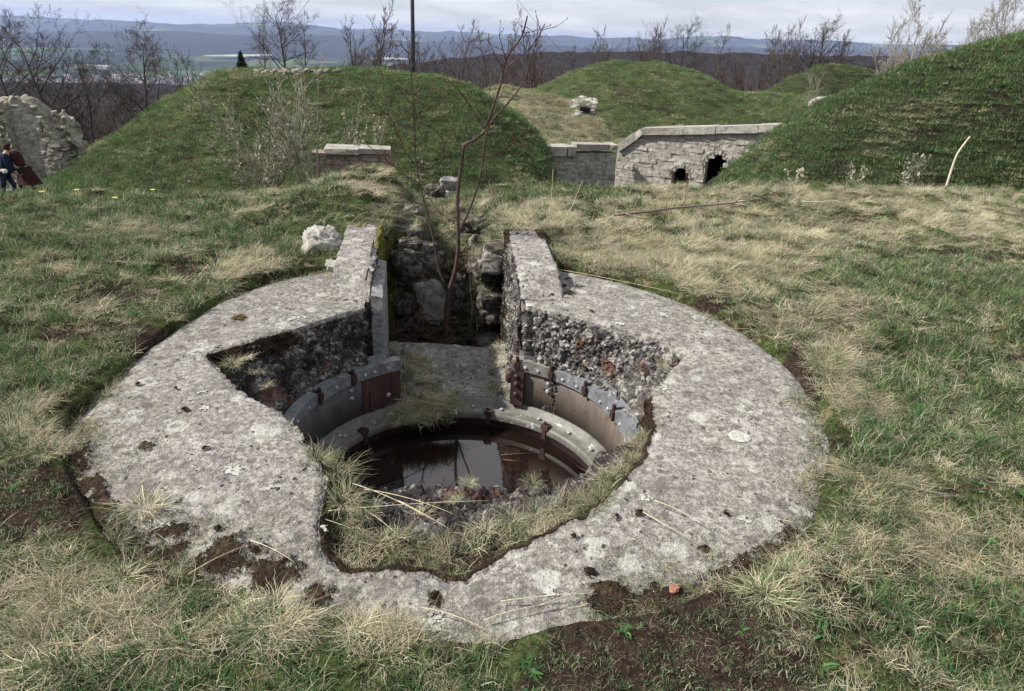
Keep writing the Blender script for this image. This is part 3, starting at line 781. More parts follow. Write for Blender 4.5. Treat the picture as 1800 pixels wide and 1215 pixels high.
def scatter(name, coll, pts, rot, scl, idx, label=None, cat=None, kind='stuff', parent=None):
    n = len(pts)
    me = bpy.data.meshes.new(name); me.vertices.add(n); me.vertices.foreach_set('co', np.asarray(pts, np.float32).ravel())
    a = me.attributes.new('rot', 'FLOAT_VECTOR', 'POINT'); a.data.foreach_set('vector', np.asarray(rot, np.float32).ravel())
    a = me.attributes.new('scl', 'FLOAT', 'POINT'); a.data.foreach_set('value', np.asarray(scl, np.float32))
    a = me.attributes.new('pick', 'INT', 'POINT'); a.data.foreach_set('value', np.asarray(idx, np.int32))
    o = bpy.data.objects.new(name, me); COL.objects.link(o)
    ng = bpy.data.node_groups.new(name, 'GeometryNodeTree')
    ng.interface.new_socket('Geometry', in_out='INPUT', socket_type='NodeSocketGeometry')
    ng.interface.new_socket('Geometry', in_out='OUTPUT', socket_type='NodeSocketGeometry')
    gi = ng.nodes.new('NodeGroupInput'); go = ng.nodes.new('NodeGroupOutput')
    ci = ng.nodes.new('GeometryNodeCollectionInfo'); ci.inputs['Collection'].default_value = coll
    ci.inputs['Separate Children'].default_value = True; ci.inputs['Reset Children'].default_value = True
    ip = ng.nodes.new('GeometryNodeInstanceOnPoints'); ip.inputs['Pick Instance'].default_value = True
    def na(nm, ty):
        q = ng.nodes.new('GeometryNodeInputNamedAttribute'); q.data_type = ty; q.inputs['Name'].default_value = nm; return q.outputs['Attribute']
    ng.links.new(gi.outputs[0], ip.inputs['Points']); ng.links.new(ci.outputs[0], ip.inputs['Instance'])
    ng.links.new(na('pick', 'INT'), ip.inputs['Instance Index'])
    ng.links.new(na('rot', 'FLOAT_VECTOR'), ip.inputs['Rotation']); ng.links.new(na('scl', 'FLOAT'), ip.inputs['Scale'])
    ng.links.new(ip.outputs[0], go.inputs[0])
    md = o.modifiers.new('instances', 'NODES'); md.node_group = ng
    return tag(o, label, cat, kind=kind)

class Pts:
    def __init__(s): s.p = []; s.r = []; s.s = []; s.i = []
    def add(s, P, kind, scale=(.8, 1.25), tilt=.12, rz=None, coll_kinds=None):
        P = np.asarray(P, float).reshape(-1, 3); n = len(P)
        if not n: return
        ks = np.array((coll_kinds or KIND)[kind]); s.p.append(P); s.i.append(NR.choice(ks, n))
        s.s.append(NR.uniform(scale[0], scale[1], n))
        z = NR.uniform(0, 2 * PI, n) if rz is None else rz
        s.r.append(np.stack([NR.normal(0, tilt, n), NR.normal(0, tilt, n), z * np.ones(n)], -1))
    def make(s, name, coll, *a, **k):
        return scatter(name, coll, np.vstack(s.p), np.vstack(s.r), np.concatenate(s.s), np.concatenate(s.i), *a, **k)

# patches of the meadow read from the ground: (x px, y px, radius px along x, along y, straw, bare)
PATCH = [(1230, 420, 260, 70, 1.3, 0), (1560, 375, 260, 30, .9, 0), (1450, 560, 90, 60, .7, 0), (1150, 380, 150, 40, .8, 0), (1720, 400, 120, 40, .5, 0),
         (450, 365, 60, 22, 1.0, 0), (290, 415, 120, 14, .7, 0), (420, 480, 70, 30, .9, 0), (120, 480, 60, 12, .7, 0), (220, 560, 80, 16, .6, 0),
         (500, 325, 90, 8, .7, 0), (80, 560, 60, 12, .3, 0), (100, 760, 90, 50, .6, 0), (200, 880, 110, 60, .9, 0), (120, 1080, 160, 110, .8, 0), (600, 1140, 150, 50, .6, 0),
         (1700, 580, 60, 20, .5, 0), (1530, 730, 60, 35, .7, 0), (1500, 870, 110, 40, .8, 0), (1450, 1000, 110, 60, .7, 0), (1700, 960, 130, 50, .6, 0),
         (1400, 330, 200, 12, .6, 0), (650, 350, 60, 70, 1.0, 0), (900, 380, 60, 30, .6, 0), (1340, 560, 110, 60, .9, 0), (1450, 700, 50, 90, .7, 0), (1230, 480, 120, 40, .7, 0), (60, 440, 140, 40, -.5, 0), (400, 420, 120, 20, -.5, 0), (1740, 520, 110, 50, -.5, 0), (1560, 800, 80, 50, -.5, 0), (700, 1130, 120, 60, .5, 0), (860, 1160, 100, 50, .4, 0),
         # green
         (200, 350, 260, 30, -.6, 0), (120, 640, 150, 40, -.5, 0), (520, 430, 70, 30, -.9, 0), (1600, 500, 180, 50, -.8, 0), (1700, 760, 150, 50, -.5, 0), (1650, 1120, 160, 70, -.7, 0),
         (1480, 760, 60, 40, -.6, 0), (1000, 330, 130, 14, -.6, 0), (1650, 680, 120, 40, -.6, 0), (300, 400, 200, 30, -.3, 0), (500, 1190, 200, 40, -.4, 0), (950, 1150, 90, 60, -.4, 0),
         # bare moss and soil
         (1180, 1290, 230, 110, 0, 2.2), (1200, 1180, 170, 70, -.4, 1.2), (20, 920, 90, 50, 0, .8), (300, 960, 60, 40, 0, .8),
         (60, 900, 100, 60, 0, 1.0), (340, 480, 40, 22, 0, .9), (230, 530, 70, 20, 0, .9), (130, 600, 110, 18, 0, .7), (290, 600, 60, 20, 0, .7), (1170, 1140, 150, 80, 0, 1.6), (1060, 1160, 60, 50, 0, 1.2),
         (330, 1000, 130, 60, 0, .9), (1690, 445, 90, 12, 0, 1.0), (1620, 600, 40, 20, 0, .5), (1780, 640, 50, 16, 0, .6), (1400, 640, 26, 60, 0, .8), (1250, 545, 80, 14, 0, .8),
         (250, 690, 50, 30, 0, .6), (640, 315, 26, 12, 0, .8), (1420, 700, 16, 50, 0, .6), (1450, 890, 40, 30, 0, .4), (1310, 1130, 60, 60, 0, .8), (60, 870, 70, 40, 0, .8), (1690, 870, 110, 30, 0, .6), (1600, 1010, 60, 30, 0, .6)]
def meadow_maps(x, y):
    # project ground points to the picture the patches were read in
    X = np.stack([x, y, np.full_like(x, -CAM_H)], -1)
    d = X @ np.array(FW); px = 900 + F_PX * (X @ np.array(RT)) / d; py = 607.5 - F_PX * (X @ np.array(UP)) / d
    st = np.zeros_like(x); ba = np.zeros_like(x)
    for a, b, ra, rb, s_, q in PATCH:
        w = np.exp(-(((px - a) / ra) ** 2 + ((py - b) / rb) ** 2))
        st += w * s_; ba += w * q
    return st, ba
def sample(n, x0, x1, y0, y1):
    return NR.uniform(x0, x1, n), NR.uniform(y0, y1, n)
st_, ba_ = meadow_maps(GX.ravel(), np.maximum(GY.ravel(), .6))
for nm_, v_ in (('bare', ba_), ('dry', st_)):
    a_ = g.data.attributes.new(nm_, 'FLOAT', 'POINT'); a_.data.foreach_set('value', np.asarray(v_, np.float32))
P = Pts()
def ok_ground(x, y, inner=.02):
    r = np.hypot(x - CX, y - CY); phi = np.arctan2(y - CY, x - CX); dgp = np.degrees(phi)
    edge = R_OUT + ring_dr(phi) + .09 * fbm(np.cos(phi) * 4, np.sin(phi) * 4, 4, 46)
    lip = sst(-160, -145, dgp) * (1 - sst(-118, -108, dgp)) * .0 + sst(-86, -74, dgp) * (1 - sst(-52, -40, dgp)) * .01 + .03
    o = r > edge - lip * 1.3 + inner + .20 * fbm(x * 5, y * 5, 4, 51)
    inwall = (y > 4.0) & (y < 5.72) & (x > xL(y) - .29) & (x < xR(y) + .31)
    cx = trench_cx(y)
    cut = (y >= 5.6) & (y < 8.3) & (np.abs(x - cx) < .40)
    return o & ~inwall & ~cut
for (x0, x1, y0, y1, dens, gs) in ((-3.2, 3.2, 1.0, 3.2, 900, .62), (-5.0, 5.2, 3.2, 6.2, 430, .78), (-7.5, 9.0, 6.2, 10.5, 170, .95), (-11, 14, 10.5, 15, 40, 1.0)):
    n = int((x1 - x0) * (y1 - y0) * dens)
    x, y = sample(n, x0, x1, y0, y1)
    fr = np.abs(x) < y * .82 + 1.0
    k = ok_ground(x, y) & fr; x, y = x[k], y[k]
    st, ba = meadow_maps(x, y)
    n1 = fbm(x * 1.1, y * 1.1, 4, 61); n2 = fbm(x * 2.7, y * 2.7, 4, 62); n3 = fbm(x * 5, y * 5, 3, 63)
    sv = .90 * st + n1 * .9 + n3 * .5 + NR.normal(0, .10, len(x)) - .13
    bv = .75 * ba + n2 * .9 + NR.normal(0, .08, len(x))
    z = ground_h(x, y); p = np.stack([x, y, z], -1)
    bare = bv > .115
    vb = bv > .62
    straw = (sv > .05) & ~bare; green = ~straw & ~bare
    u = NR.uniform(0, 1, len(x))
    G_ = lambda k, kind, a, b, **kw: P.add(p[k], kind, (a * gs, b * gs), **kw)
    G_(bare & (u < .30), 'moss', .7, 1.3); G_(bare & (u > .55) & ~vb & (u < .80), 'litter', .6, 1.2); G_(bare & (u > .90) & ~vb, 'straw', .4, .9); G_(vb & (u > .35), 'litter', .15, .6)
    G_((u > .30) & (u < .325) & ~vb & (y < 6.2), 'weed', .5, 1.3); G_(bare & (u > .80) & (u < .84), 'weed', .5, 1.2)
    cmb = 7.2 * fbm(p[:, 0] * .8, p[:, 1] * .8, 2, 66)
    G_(straw & (u < .42), 'straw', .7, 1.25)
    k = straw & (u >= .42) & (u < .80); G_(k, 'comb', .7, 1.25, rz=cmb[k] + NR.normal(0, .5, k.sum()))
    G_(straw & (u >= .975), 'tuss', .8, 1.6); G_(straw & (u > .80) & (u < .90), 'green', .7, 1.1)
    G_(green & (u < .58), 'green', .6, 1.2); G_(green & (u > .58) & (u < .63), 'long', .5, 1.0)
    G_(green & (u > .63) & (u < .74), 'straw', .6, 1.1); G_(green & (u > .74), 'moss', .8, 1.5)
# tussocks hugging the slab edge
for px, py, sc_ in ((1420, 565, 1.3), (1405, 590, 1.0), (1470, 620, 1.0), (1380, 1020, 1.1), (1340, 1060, 1.2), (1370, 1075, 1.1), (1460, 660, .9), (1500, 830, .8), (440, 470, 1.0), (380, 470, 1.0), (250, 885, .9), (300, 560, .8),
                    (1330, 530, 1.1), (1270, 480, 1.2), (1160, 470, 1.2), (1210, 430, 1.2), (960, 420, .9), (1100, 420, 1.2), (1010, 440, 1.0), (1060, 460, 1.0), (1560, 640, .7), (1480, 560, 1.0), (200, 950, 1.0), (220, 1030, 1.0), (100, 1130, 1.0), (330, 1150, 1.0)):
    q = atz(px, py, .03); zz = float(ground_h(np.array([q.x]), np.array([q.y]))[0])
    sc_ *= 1.3 if py < 900 else .85; P.add([[q.x, q.y, max(zz, .0)]], 'tuss', (sc_, sc_ * 1.1))
# tufts, moss grass and straw on the inner ledge of the pit
for px, py, k, sc_, z in ((600, 880, 'tuss', .9, -.05), (640, 905, 'tuss', .7, -.10), (590, 830, 'tuss', .9, -.08), (560, 805, 'tuss', .8, -.05), (1045, 890, 'tuss', .75, -.06), (1060, 875, 'tuss', .75, -.06), (1025, 890, 'tuss', .6, -.08),
                         (800, 880, 'tuss', .35, -.14), (935, 850, 'tuss', .4, -.14), (825, 850, 'tuss', .35, -.15), (1110, 805, 'tuss', .5, -.06), (1100, 830, 'straw', .5, -.06), (850, 935, 'tuss', .55, -.1), (900, 915, 'tuss', .6, -.1), (940, 905, 'tuss', .55, -.1),
                         (970, 900, 'comb', .6, -.1), (780, 960, 'tuss', .5, -.1), (760, 985, 'tuss', .45, -.1), (680, 950, 'straw', .7, -.1), (620, 960, 'straw', .7, -.1), (650, 985, 'straw', .6, -.1), (590, 985, 'straw', .6, -.08), (560, 990, 'comb', .6, -.06),
                         (610, 1010, 'straw', .5, -.08), (720, 940, 'straw', .6, -.12), (830, 950, 'straw', .6, -.12), (880, 935, 'green', .45, -.12), (690, 975, 'green', .35, -.1), (410, 640, 'tuss', .55, -.08), (450, 655, 'straw', .6, -.08),
                         (430, 630, 'comb', .5, -.06), (470, 680, 'straw', .5, -.08), (1165, 640, 'tuss', .4, -.06), (1190, 620, 'straw', .5, -.04), (700, 1000, 'moss', 1.0, -.1), (960, 920, 'straw', .5, -.1), (1000, 905, 'straw', .5, -.1), (740, 905, 'straw', .6, -.14),
                         (700, 745, 'tuss', .5, -.78), (730, 740, 'tuss', .55, -.78), (760, 732, 'straw', .7, -.77), (715, 690, 'green', .8, -.75), (735, 700, 'green', .8, -.75), (760, 705, 'straw', .8, -.75), (700, 650, 'green', .9, -.75), (720, 660, 'green', .8, -.75), (790, 715, 'straw', .7, -.77),
                         (745, 665, 'straw', .8, -.75), (770, 680, 'green', .7, -.75), (685, 610, 'straw', .9, -.75), (690, 625, 'green', .8, -.75), (880, 640, 'straw', .8, -.75), (890, 625, 'straw', .8, -.75), (895, 690, 'green', .7, -.75), (800, 690, 'moss', .8, -.75), (605, 655, 'green', .3, -.33), (1020, 650, 'green', .25, -.33), (870, 610, 'straw', .8, -.75), (730, 725, 'comb', .8, -.76)):
    sc_ = sc_ * (1.25 if k == 'tuss' else .85); z = z + .04 if z > -.3 else z + .025
    q = atz(px, py, z)
    if z < -.2 and py < 660 and px in (605, 1020): q = atz(px, py, z)
    P.add([[q.x, q.y, z]], k, (sc_, sc_ * 1.1), .2)
for _ in range(330):     # matted grass on the inner ledge
    a_ = NR.uniform(-130, -30); re_ = float(np.interp(a_, re_a, re_r)); rl_ = .97; t_ = NR.uniform(.02, .36) ** .9; r_ = re_ + (rl_ - re_) * t_; a2_ = rad(a_)
    if re_ - rl_ < .12: continue
    P.add([[CX + r_ * math.cos(a2_), CY + r_ * math.sin(a2_), -.075]], ('straw', 'straw', 'comb', 'green', 'moss', 'moss', 'litter')[NR.randint(7)], (.35, .75), .25)
for _ in range(170):     # grass on the floor slab
    px = 690 + abs(NR.normal(0, 50)); py = NR.uniform(625, 742)
    if px > 700 + (py - 600) * .9 + 20: continue
    q = atz(px, py, -.765); P.add([[q.x, q.y, -.765]], ('straw', 'straw', 'green', 'green', 'moss', 'comb')[NR.randint(6)], (.5, .95), .2)
for _ in range(46):      # straw hanging over the back edge of the flange
    px = NR.uniform(700, 800); q = atz(px, 722 + NR.normal(0, 5) - (px - 700) * .10, -.76); P.add([[q.x, q.y, -.745]], 'comb', (.5, .9), .2, rz=-PI / 2 + NR.normal(0, .5))
for _ in range(60):
    px = NR.uniform(860, 905); q = atz(px, NR.uniform(610, 700), -.765); P.add([[q.x, q.y, -.765]], ('straw', 'moss')[NR.randint(2)], (.4, .8), .2)
n = 5200; a_ = NR.uniform(-PI, PI, n); rr_ = R_OUT + ring_dr(a_) - np.abs(NR.normal(0, .13, n)) + .02; x = CX + rr_ * np.cos(a_); y = CY + rr_ * np.sin(a_)
k = (fbm(x * 2.6, y * 2.6, 3, 77) > .02) & ~((y > 4.0) & (x > xL(y) - .3) & (x < xR(y) + .33)); x, y = x[k], y[k]
pz = np.stack([x, y, np.full_like(x, -.012) - .03 * np.clip((np.hypot(x - CX, y - CY) - R_OUT + .12) / .12, 0, 1)], -1); h3 = len(x) // 3
P.add(pz[:h3], 'litter', (.3, .8)); P.add(pz[h3:2 * h3], 'moss', (.4, .9)); P.add(pz[2 * h3:int(2.6 * h3)], 'straw', (.3, .6))
for px, py, n_ in ((400, 960, 130), (330, 1000, 120), (480, 1000, 50), (1180, 1060, 130), (1080, 1060, 60), (1260, 1040, 90), (620, 1060, 30), (1390, 960, 50)):
    for _ in range(n_):
        q = atz(px + NR.normal(0, 45), py + NR.normal(0, 28), .0); P.add([[q.x, q.y, -.004]], 'litter' if NR.uniform() < .6 else 'moss', (.25, .7))
# mossy grass along the passage banks
n = 1100; y = NR.uniform(5.75, 8.4, n); x = trench_cx(y) + NR.uniform(-.42, .42, n); z = ground_h(x, y); q3 = np.stack([x, y, z], -1)
P.add(q3[:420], 'moss', (.8, 1.6)); P.add(q3[420:700], 'straw', (.6, 1.2)); P.add(q3[700:900], 'green', (.5, 1.0)); P.add(q3[900:], 'comb', (.7, 1.2))
for sg in (-1, 1):
    n = 330; y = NR.uniform(5.75, 8.0, n); x = trench_cx(y) + sg * NR.uniform(.26, .46, n); z = NR.uniform(-.8, .02, n) ; q3 = np.stack([x, y, z], -1)
    P.add(q3[:170], 'moss', (.5, 1.3), .6); P.add(q3[170:260], 'comb', (.5, 1.0), .4); P.add(q3[260:], 'green', (.4, .8), .4)
n = 1500; y = NR.uniform(5.75, 8.6, n); sgn = NR.choice([-1, 1], n); x = trench_cx(y) + sgn * NR.uniform(.30, .62, n)
z = ground_h(x, y); P.add(np.stack([x, y, z + .01], -1)[:900], 'moss', (.8, 1.5)); P.add(np.stack([x, y, z + .01], -1)[900:1250], 'straw', (.6, 1.1)); P.add(np.stack([x, y, z], -1)[1250:], 'green', (.6, 1.0))
P.make('grass', clumps, 'green and straw coloured grass and tufts growing all over the near meadow', 'grass')

# ------------------------------------------------------------------ wide terrain
NA, NRr = 240, 150
aa = np.linspace(0, 2 * PI, NA, endpoint=False); rr = 14 * (45000 / 14) ** (np.arange(NRr) / (NRr - 1))
A_, R_ = np.meshgrid(aa, rr, indexing='ij')
X = R_ * np.cos(A_); Y = R_ * np.sin(A_)
def low_h(X, Y):
    R_ = np.hypot(X, Y)
    fall = sst(46, 420, np.where(Y > 0, R_, R_ * .15))
    left = sst(22, 90, R_) * np.clip(-X / (R_ + 1e-6) * 1.6 - .4, 0, 1)
    return -3.6 - 236 * np.clip(fall * .75 + .25 * sst(300, 1500, R_), 0, 1) - 10 * left + .5 * fbm(X * .12, Y * .12, 3, 71)
Z = low_h(X, Y) + 12 * fbm(X / 900, Y / 900, 4, 72) * sst(600, 2500, R_) 
s = NT('valley land')
f1 = s.noise(.0016, 6, .62, vec=s.mapv((1, .55, 1))); f2 = s.voro(.0042, out='Color', vec=s.mapv((1, .35, 1)))
c = s.ramp(f2, [(.25, (.035, .055, .022)), (.45, (.075, .13, .035)), (.62, (.10, .10, .055)), (.8, (.06, .12, .03))], 'CONSTANT')
c = s.mix(s.ramp(f1, [(.46, 0.0), (.50, 1.0)]), c, (.018, .024, .018))
c = s.mix(s.ramp(s.noise(.02, 4, .7), [(.35, .5), (.6, 0.0)]), c, (.02, .028, .018))
VALLEY = s.bsdf(c, 1.0, .0)
V = np.vstack([[0, 0, -3.6], np.stack([X, Y, Z], -1).reshape(-1, 3)])
F = gridF(NA, NRr, True)[:, ::-1] + 1
F = F.tolist() ; me = bpy.data.meshes.new('terrain')
F += [[0, 1 + i * NRr, 1 + ((i + 1) % NA) * NRr] for i in range(NA)]
me.from_pydata(V.tolist(), [], F); me.materials.append(make_ground('courtyard grass', sc=.6)); me.materials.append(VALLEY)
fc = np.array([V[f[0]] for f in F]); me.polygons.foreach_set('material_index', (np.hypot(fc[:, 0], fc[:, 1]) > 160).astype(np.int32))
me.polygons.foreach_set('use_smooth', np.ones(len(F), bool)); me.update()
terr = bpy.data.objects.new('terrain', me); COL.objects.link(terr)
tag(terr, 'low ground beyond the mounds falling away into a wide farmed valley', 'terrain', kind='structure')

def mound(name, sil, Yr, yf, zb, yb, mat, label, cat='hill', nx=260, ny=150, amp=.20, fq=.9, conv=1.25, ext=2.0, kind='structure', seed=5, build=True):
    W_ = [atY(px, py, Yr) for px, py in sil]
    xs = np.array([w.x for w in W_]); zs = np.array([w.z for w in W_])
    x0, x1 = xs.min() - ext, xs.max() + ext
    def H(x, y):
        x = np.asarray(x, float); y = np.asarray(y, float)
        zr = np.interp(x, xs, zs)
        zr = np.where(x < xs[0], zs[0] - (xs[0] - x) * 1.2, zr); zr = np.where(x > xs[-1], zs[-1] - (x - xs[-1]) * 1.2, zr)
        v = np.where(y < Yr, (y - yf) / (Yr - yf), (yb - y) / (yb - Yr)); v = np.clip(v, 0, 1)
        p = np.sin(v * PI / 2) ** conv
        h = zb + (np.maximum(zr, zb) - zb) * p
        e = np.minimum(v * 3, 1)
        return h + amp * (fbm(x * fq, y * fq, 4, seed) * 2 + .5 * fbm(x * fq * 4, y * fq * 4, 3, seed + 1)) * e * (np.where(v > .93, .5, 1))
    gx = np.linspace(x0, x1, nx); gy = np.concatenate([np.linspace(yf, Yr, int(ny * .65)), np.linspace(Yr, yb, ny - int(ny * .65) + 1)[1:]])
    GX, GY = np.meshgrid(gx, gy, indexing='ij')
    V = np.stack([GX, GY, H(GX, GY)], -1).reshape(-1, 3)
    o = mesh_np(name, V, gridF(nx, ny), mat, True)
    tag(o, label, cat, kind=kind)
    return H, (x0, x1, yf, Yr, yb), o
MG = make_ground('mound turf', (.050, .042, .030), (.085, .110, .045), (.20, .165, .10), .55, .46, .66, .04)
MGD = make_ground('dark mound turf', (.040, .034, .026), (.060, .075, .035), (.13, .11, .07), .6, .50, .70, .05)
MST = make_ground('dry straw bank', (.12, .10, .065), (.15, .14, .08), (.44, .38, .26), .8, .40, .40, .04)
M1, B1, _ = mound('hill', [(-120, 420), (40, 345), (85, 322), (150, 286), (230, 226), (300, 180), (345, 150), (390, 128), (450, 123), (600, 123), (700, 127), (760, 132), (830, 155), (900, 198), (940, 236), (962, 268), (975, 318), (985, 400)],
                  22.5, 15.5, -4.2, 30, MG, 'large green grassed mound in the left middle distance')
M2, B2, _ = mound('hill', [(860, 205), (905, 170), (960, 150), (1010, 128), (1050, 114), (1085, 108), (1140, 112), (1190, 116), (1230, 128), (1265, 152), (1300, 163), (1400, 168), (1480, 172), (1560, 180)],
                  37, 28, -2.6, 46, MG, 'rounded grassy mound behind the stone wall', seed=15)
M3, B3, _ = mound('hill', [(1284, 340), (1300, 314), (1348, 272), (1402, 224), (1450, 190), (1500, 165), (1600, 122), (1700, 90), (1800, 62), (1950, 30), (2150, 0), (2400, -10)],
                  18.5, 12.5, -4.5, 26, MGD, 'steep dark grassed bank rising on the right', seed=25)
M4, B4, _ = mound('hill', [(1340, 178), (1370, 155), (1400, 134), (1440, 117), (1480, 115), (1530, 124), (1590, 140), (1680, 150)],
                  44, 39, -2.4, 50, MGD, 'small far grassy mound below the trees on the right', seed=35)
M5, B5, _ = mound('hill', [(800, 240), (850, 160), (880, 152), (930, 158), (980, 170), (1030, 178), (1070, 200), (1120, 215), (1180, 222)],
                  33, 26, -2.9, 38, MST, 'dry straw coloured bank between the two mounds', seed=45)
# turf on the mounds
PF = Pts()
def turf(H, B, n, wg, wf, wd, back=.25, sc=(.8, 1.5), cut=None):
    x0, x1, yf, Yr, yb = B
    x, y = sample(n, x0, x1, yf, Yr + (yb - Yr) * back)
    z = H(x, y); k = z > B_LOW; x, y, z = x[k], y[k], z[k]
    a = fbm(x * .55, y * .55, 4, 81) + NR.normal(0, .06, len(x)); b = fbm(x * 1.2, y * 1.2, 3, 82) + NR.normal(0, .06, len(x))
    p = np.stack([x, y, z - .01], -1)
    st = b > wf; dk = (a < wd) & ~st; gr = ~st & ~dk
    PF.add(p[gr], 'farg', sc); PF.add(p[dk], 'fard', sc); PF.add(p[st], 'fars', sc)
B_LOW = -3.9
turf(M1, B1, 12500, 0, .17, .0)
turf(M2, B2, 6500, 0, .17, -.03)
turf(M3, B3, 12500, 0, .19, .10)
turf(M4, B4, 2500, 0, .24, .04)
turf(M5, B5, 4800, 0, -.22, -.3)
PF.make('turf', clumps, 'rough turf covering the mounds behind the pit', 'turf')

# ------------------------------------------------------------------ far hills
def forest_mat(name, d=(.018, .022, .020), l=(.035, .042, .030), field=None, sc=.02, fp=.6):
    s = NT(name)
    c = s.ramp(s.noise(sc, 6, .7, vec=s.mapv((1, .5, 2.5))), [(.36, d), (.62, l)])
    if field: c = s.mix(s.ramp(s.noise(sc * .22, 4, .6, vec=s.mapv((1, .6, 6))), [(fp, 0.0), (fp + .02, 1.0)]), c, field)
    return s.bsdf(c, 1.0, 0.0)
FW1 = forest_mat('far wooded ridge', field=(.10, .13, .06), sc=.004, fp=.57)
FW2 = forest_mat('dark wooded ridge', (.012, .014, .016), (.030, .030, .028), sc=.012)
FW3 = forest_mat('near bare wood', (.016, .015, .018), (.036, .032, .034), sc=.25)
mound('hill', [(-900, 16), (-400, 20), (0, 30), (90, 33), (140, 36), (220, 38), (300, 42), (350, 46), (400, 43), (450, 40), (520, 43), (600, 50), (700, 52), (760, 56), (900, 62), (1000, 65), (1060, 67), (1120, 70), (1180, 68), (1230, 63), (1270, 66), (1360, 70), (1500, 75), (1620, 78), (1700, 80), (1800, 84), (2100, 94), (2700, 110)],
      13500, 9500, -250, 16000, FW1, 'pale blue wooded ridge along the horizon', nx=900, ny=60, amp=60, fq=.0016, ext=1500, seed=101)
mound('hill', [(-900, 40), (-300, 50), (0, 57), (90, 58), (200, 57), (300, 54), (350, 57), (420, 63), (520, 60), (590, 62), (640, 70), (760, 74), (850, 72), (950, 80), (1080, 84), (1200, 80), (1300, 84), (1450, 88), (1650, 92), (2000, 104), (2600, 120)],
      8600, 5900, -250, 9300, FW2, 'dark blue forested ridge below the horizon', nx=700, ny=60, amp=26, fq=.003, ext=900, seed=111)
mound('hill', [(-600, 140), (520, 150), (560, 128), (640, 119), (700, 113), (760, 108), (820, 101), (900, 96), (1000, 92), (1150, 92), (1300, 94), (1500, 99), (1650, 104), (1800, 108), (2100, 115), (2500, 125)],
      760, 380, -190, 900, FW3, 'wooded hillside of bare dark trees behind the fort', nx=500, ny=80, amp=5, fq=.05, ext=60, seed=121)
# pale village and gravel strips on the valley floor
TOWN_M = [make_plain('pale render', (.55, .54, .50), (.75, .73, .68), .05), make_plain('brown roof', (.16, .09, .07), (.28, .16, .12), .05)]
mb = MB()
for _ in range(1500):
    px, py = rnd.gauss(150, 170), rnd.gauss(168, 42)
    if py < 128 or px < -150 or px > 560 or py > 250: continue
    q = atz(px, py, -232); 
    w, d, h = rnd.uniform(9, 26), rnd.uniform(8, 14), rnd.uniform(4, 9)
    zz = float(low_h(np.array([q.x]), np.array([q.y]))[0])
    if q.y > 6000 or zz > -200: continue
    q.z = zz + 6 
    rz = rnd.uniform(-.6, .6)
    mb.box((q.x, q.y, q.z - 2), (w, d, h + 8), rz, a=0.0); mb.box((q.x, q.y, q.z + h / 2 + 3.4), (w * 1.05, d * .8, 2.4), rz, a=1.0)
s = NT('village walls and roofs'); c = s.mix(s.attr('part'), (.60, .58, .55), (.20, .12, .10)); VIL = s.bsdf(c, .8, .1)
if mb.V: tag(mb.obj('village', VIL, attr='part'), 'distant village of pale houses on the valley floor to the left', 'village', kind='stuff')
PALE = make_plain('pale roof', (.6, .59, .56), (.8, .78, .74), .02)
def hall(px0, px1, py, lab, hgt=8, dp=40):
    a = atz(px0, py, -228); b = atz(px1, py, -228)
    root = empty('warehouse', ((a.x + b.x) / 2, (a.y + b.y) / 2, -232), lab, 'warehouse')
    mb = MB(); mb.box(((a.x + b.x) / 2, (a.y + b.y) / 2, -232 + hgt / 2), (abs(b.x - a.x), dp, hgt + 8)); mb.obj('wall', PALE, root)
    mb = MB(); n = 5; w = abs(b.x - a.x) / n
    for k in range(n):
        x0 = min(a.x, b.x) + w * k; y = (a.y + b.y) / 2; z = -232 + hgt + 4.1
        mb.add([[x0, y - dp / 2, z], [x0 + w, y - dp / 2, z], [x0 + w / 2, y - dp / 2, z + 3], [x0, y + dp / 2, z], [x0 + w, y + dp / 2, z], [x0 + w / 2, y + dp / 2, z + 3]], [[0, 1, 2, 2], [3, 5, 4, 4], [0, 2, 5, 3], [1, 4, 5, 2]])
    V = np.vstack(mb.V); F = np.vstack(mb.F); me = bpy.data.meshes.new('roof'); me.from_pydata(V.tolist(), [], [list(dict.fromkeys(f)) for f in F.tolist()])
    me.materials.append(TOWN_M[0]); o = bpy.data.objects.new('roof', me); COL.objects.link(o); o.parent = root
hall(112, 208, 118, 'long white warehouse on the valley floor at the left')
SAND = make_plain('pale gravel', (.20, .20, .16), (.50, .48, .42), .012)
def strip(pts, lab):
    V = []; n = len(pts)
    for px, py0, py1 in pts:
        for py in (py0, py1):
            q = atz(px, py, -228); V.append([q.x, q.y, -218])
    F = [[2 * i, 2 * i + 1, 2 * i + 3, 2 * i + 2] for i in range(n - 1)]
    tag(mesh_np('gravel_flat', V, F, SAND, False), lab, 'gravel flat', kind='structure')
strip([(655, 103, 107), (700, 101, 107), (740, 100, 106), (790, 97, 103), (815, 98, 101)], 'pale gravel strip in the valley behind the mast')
strip([(360, 100, 101), (430, 98, 102), (480, 98, 100)], 'thin pale field edge in the valley left of the mast')
strip([(745, 96, 98), (800, 95, 98), (850, 97, 99)], 'second pale strip in the valley behind the mast')

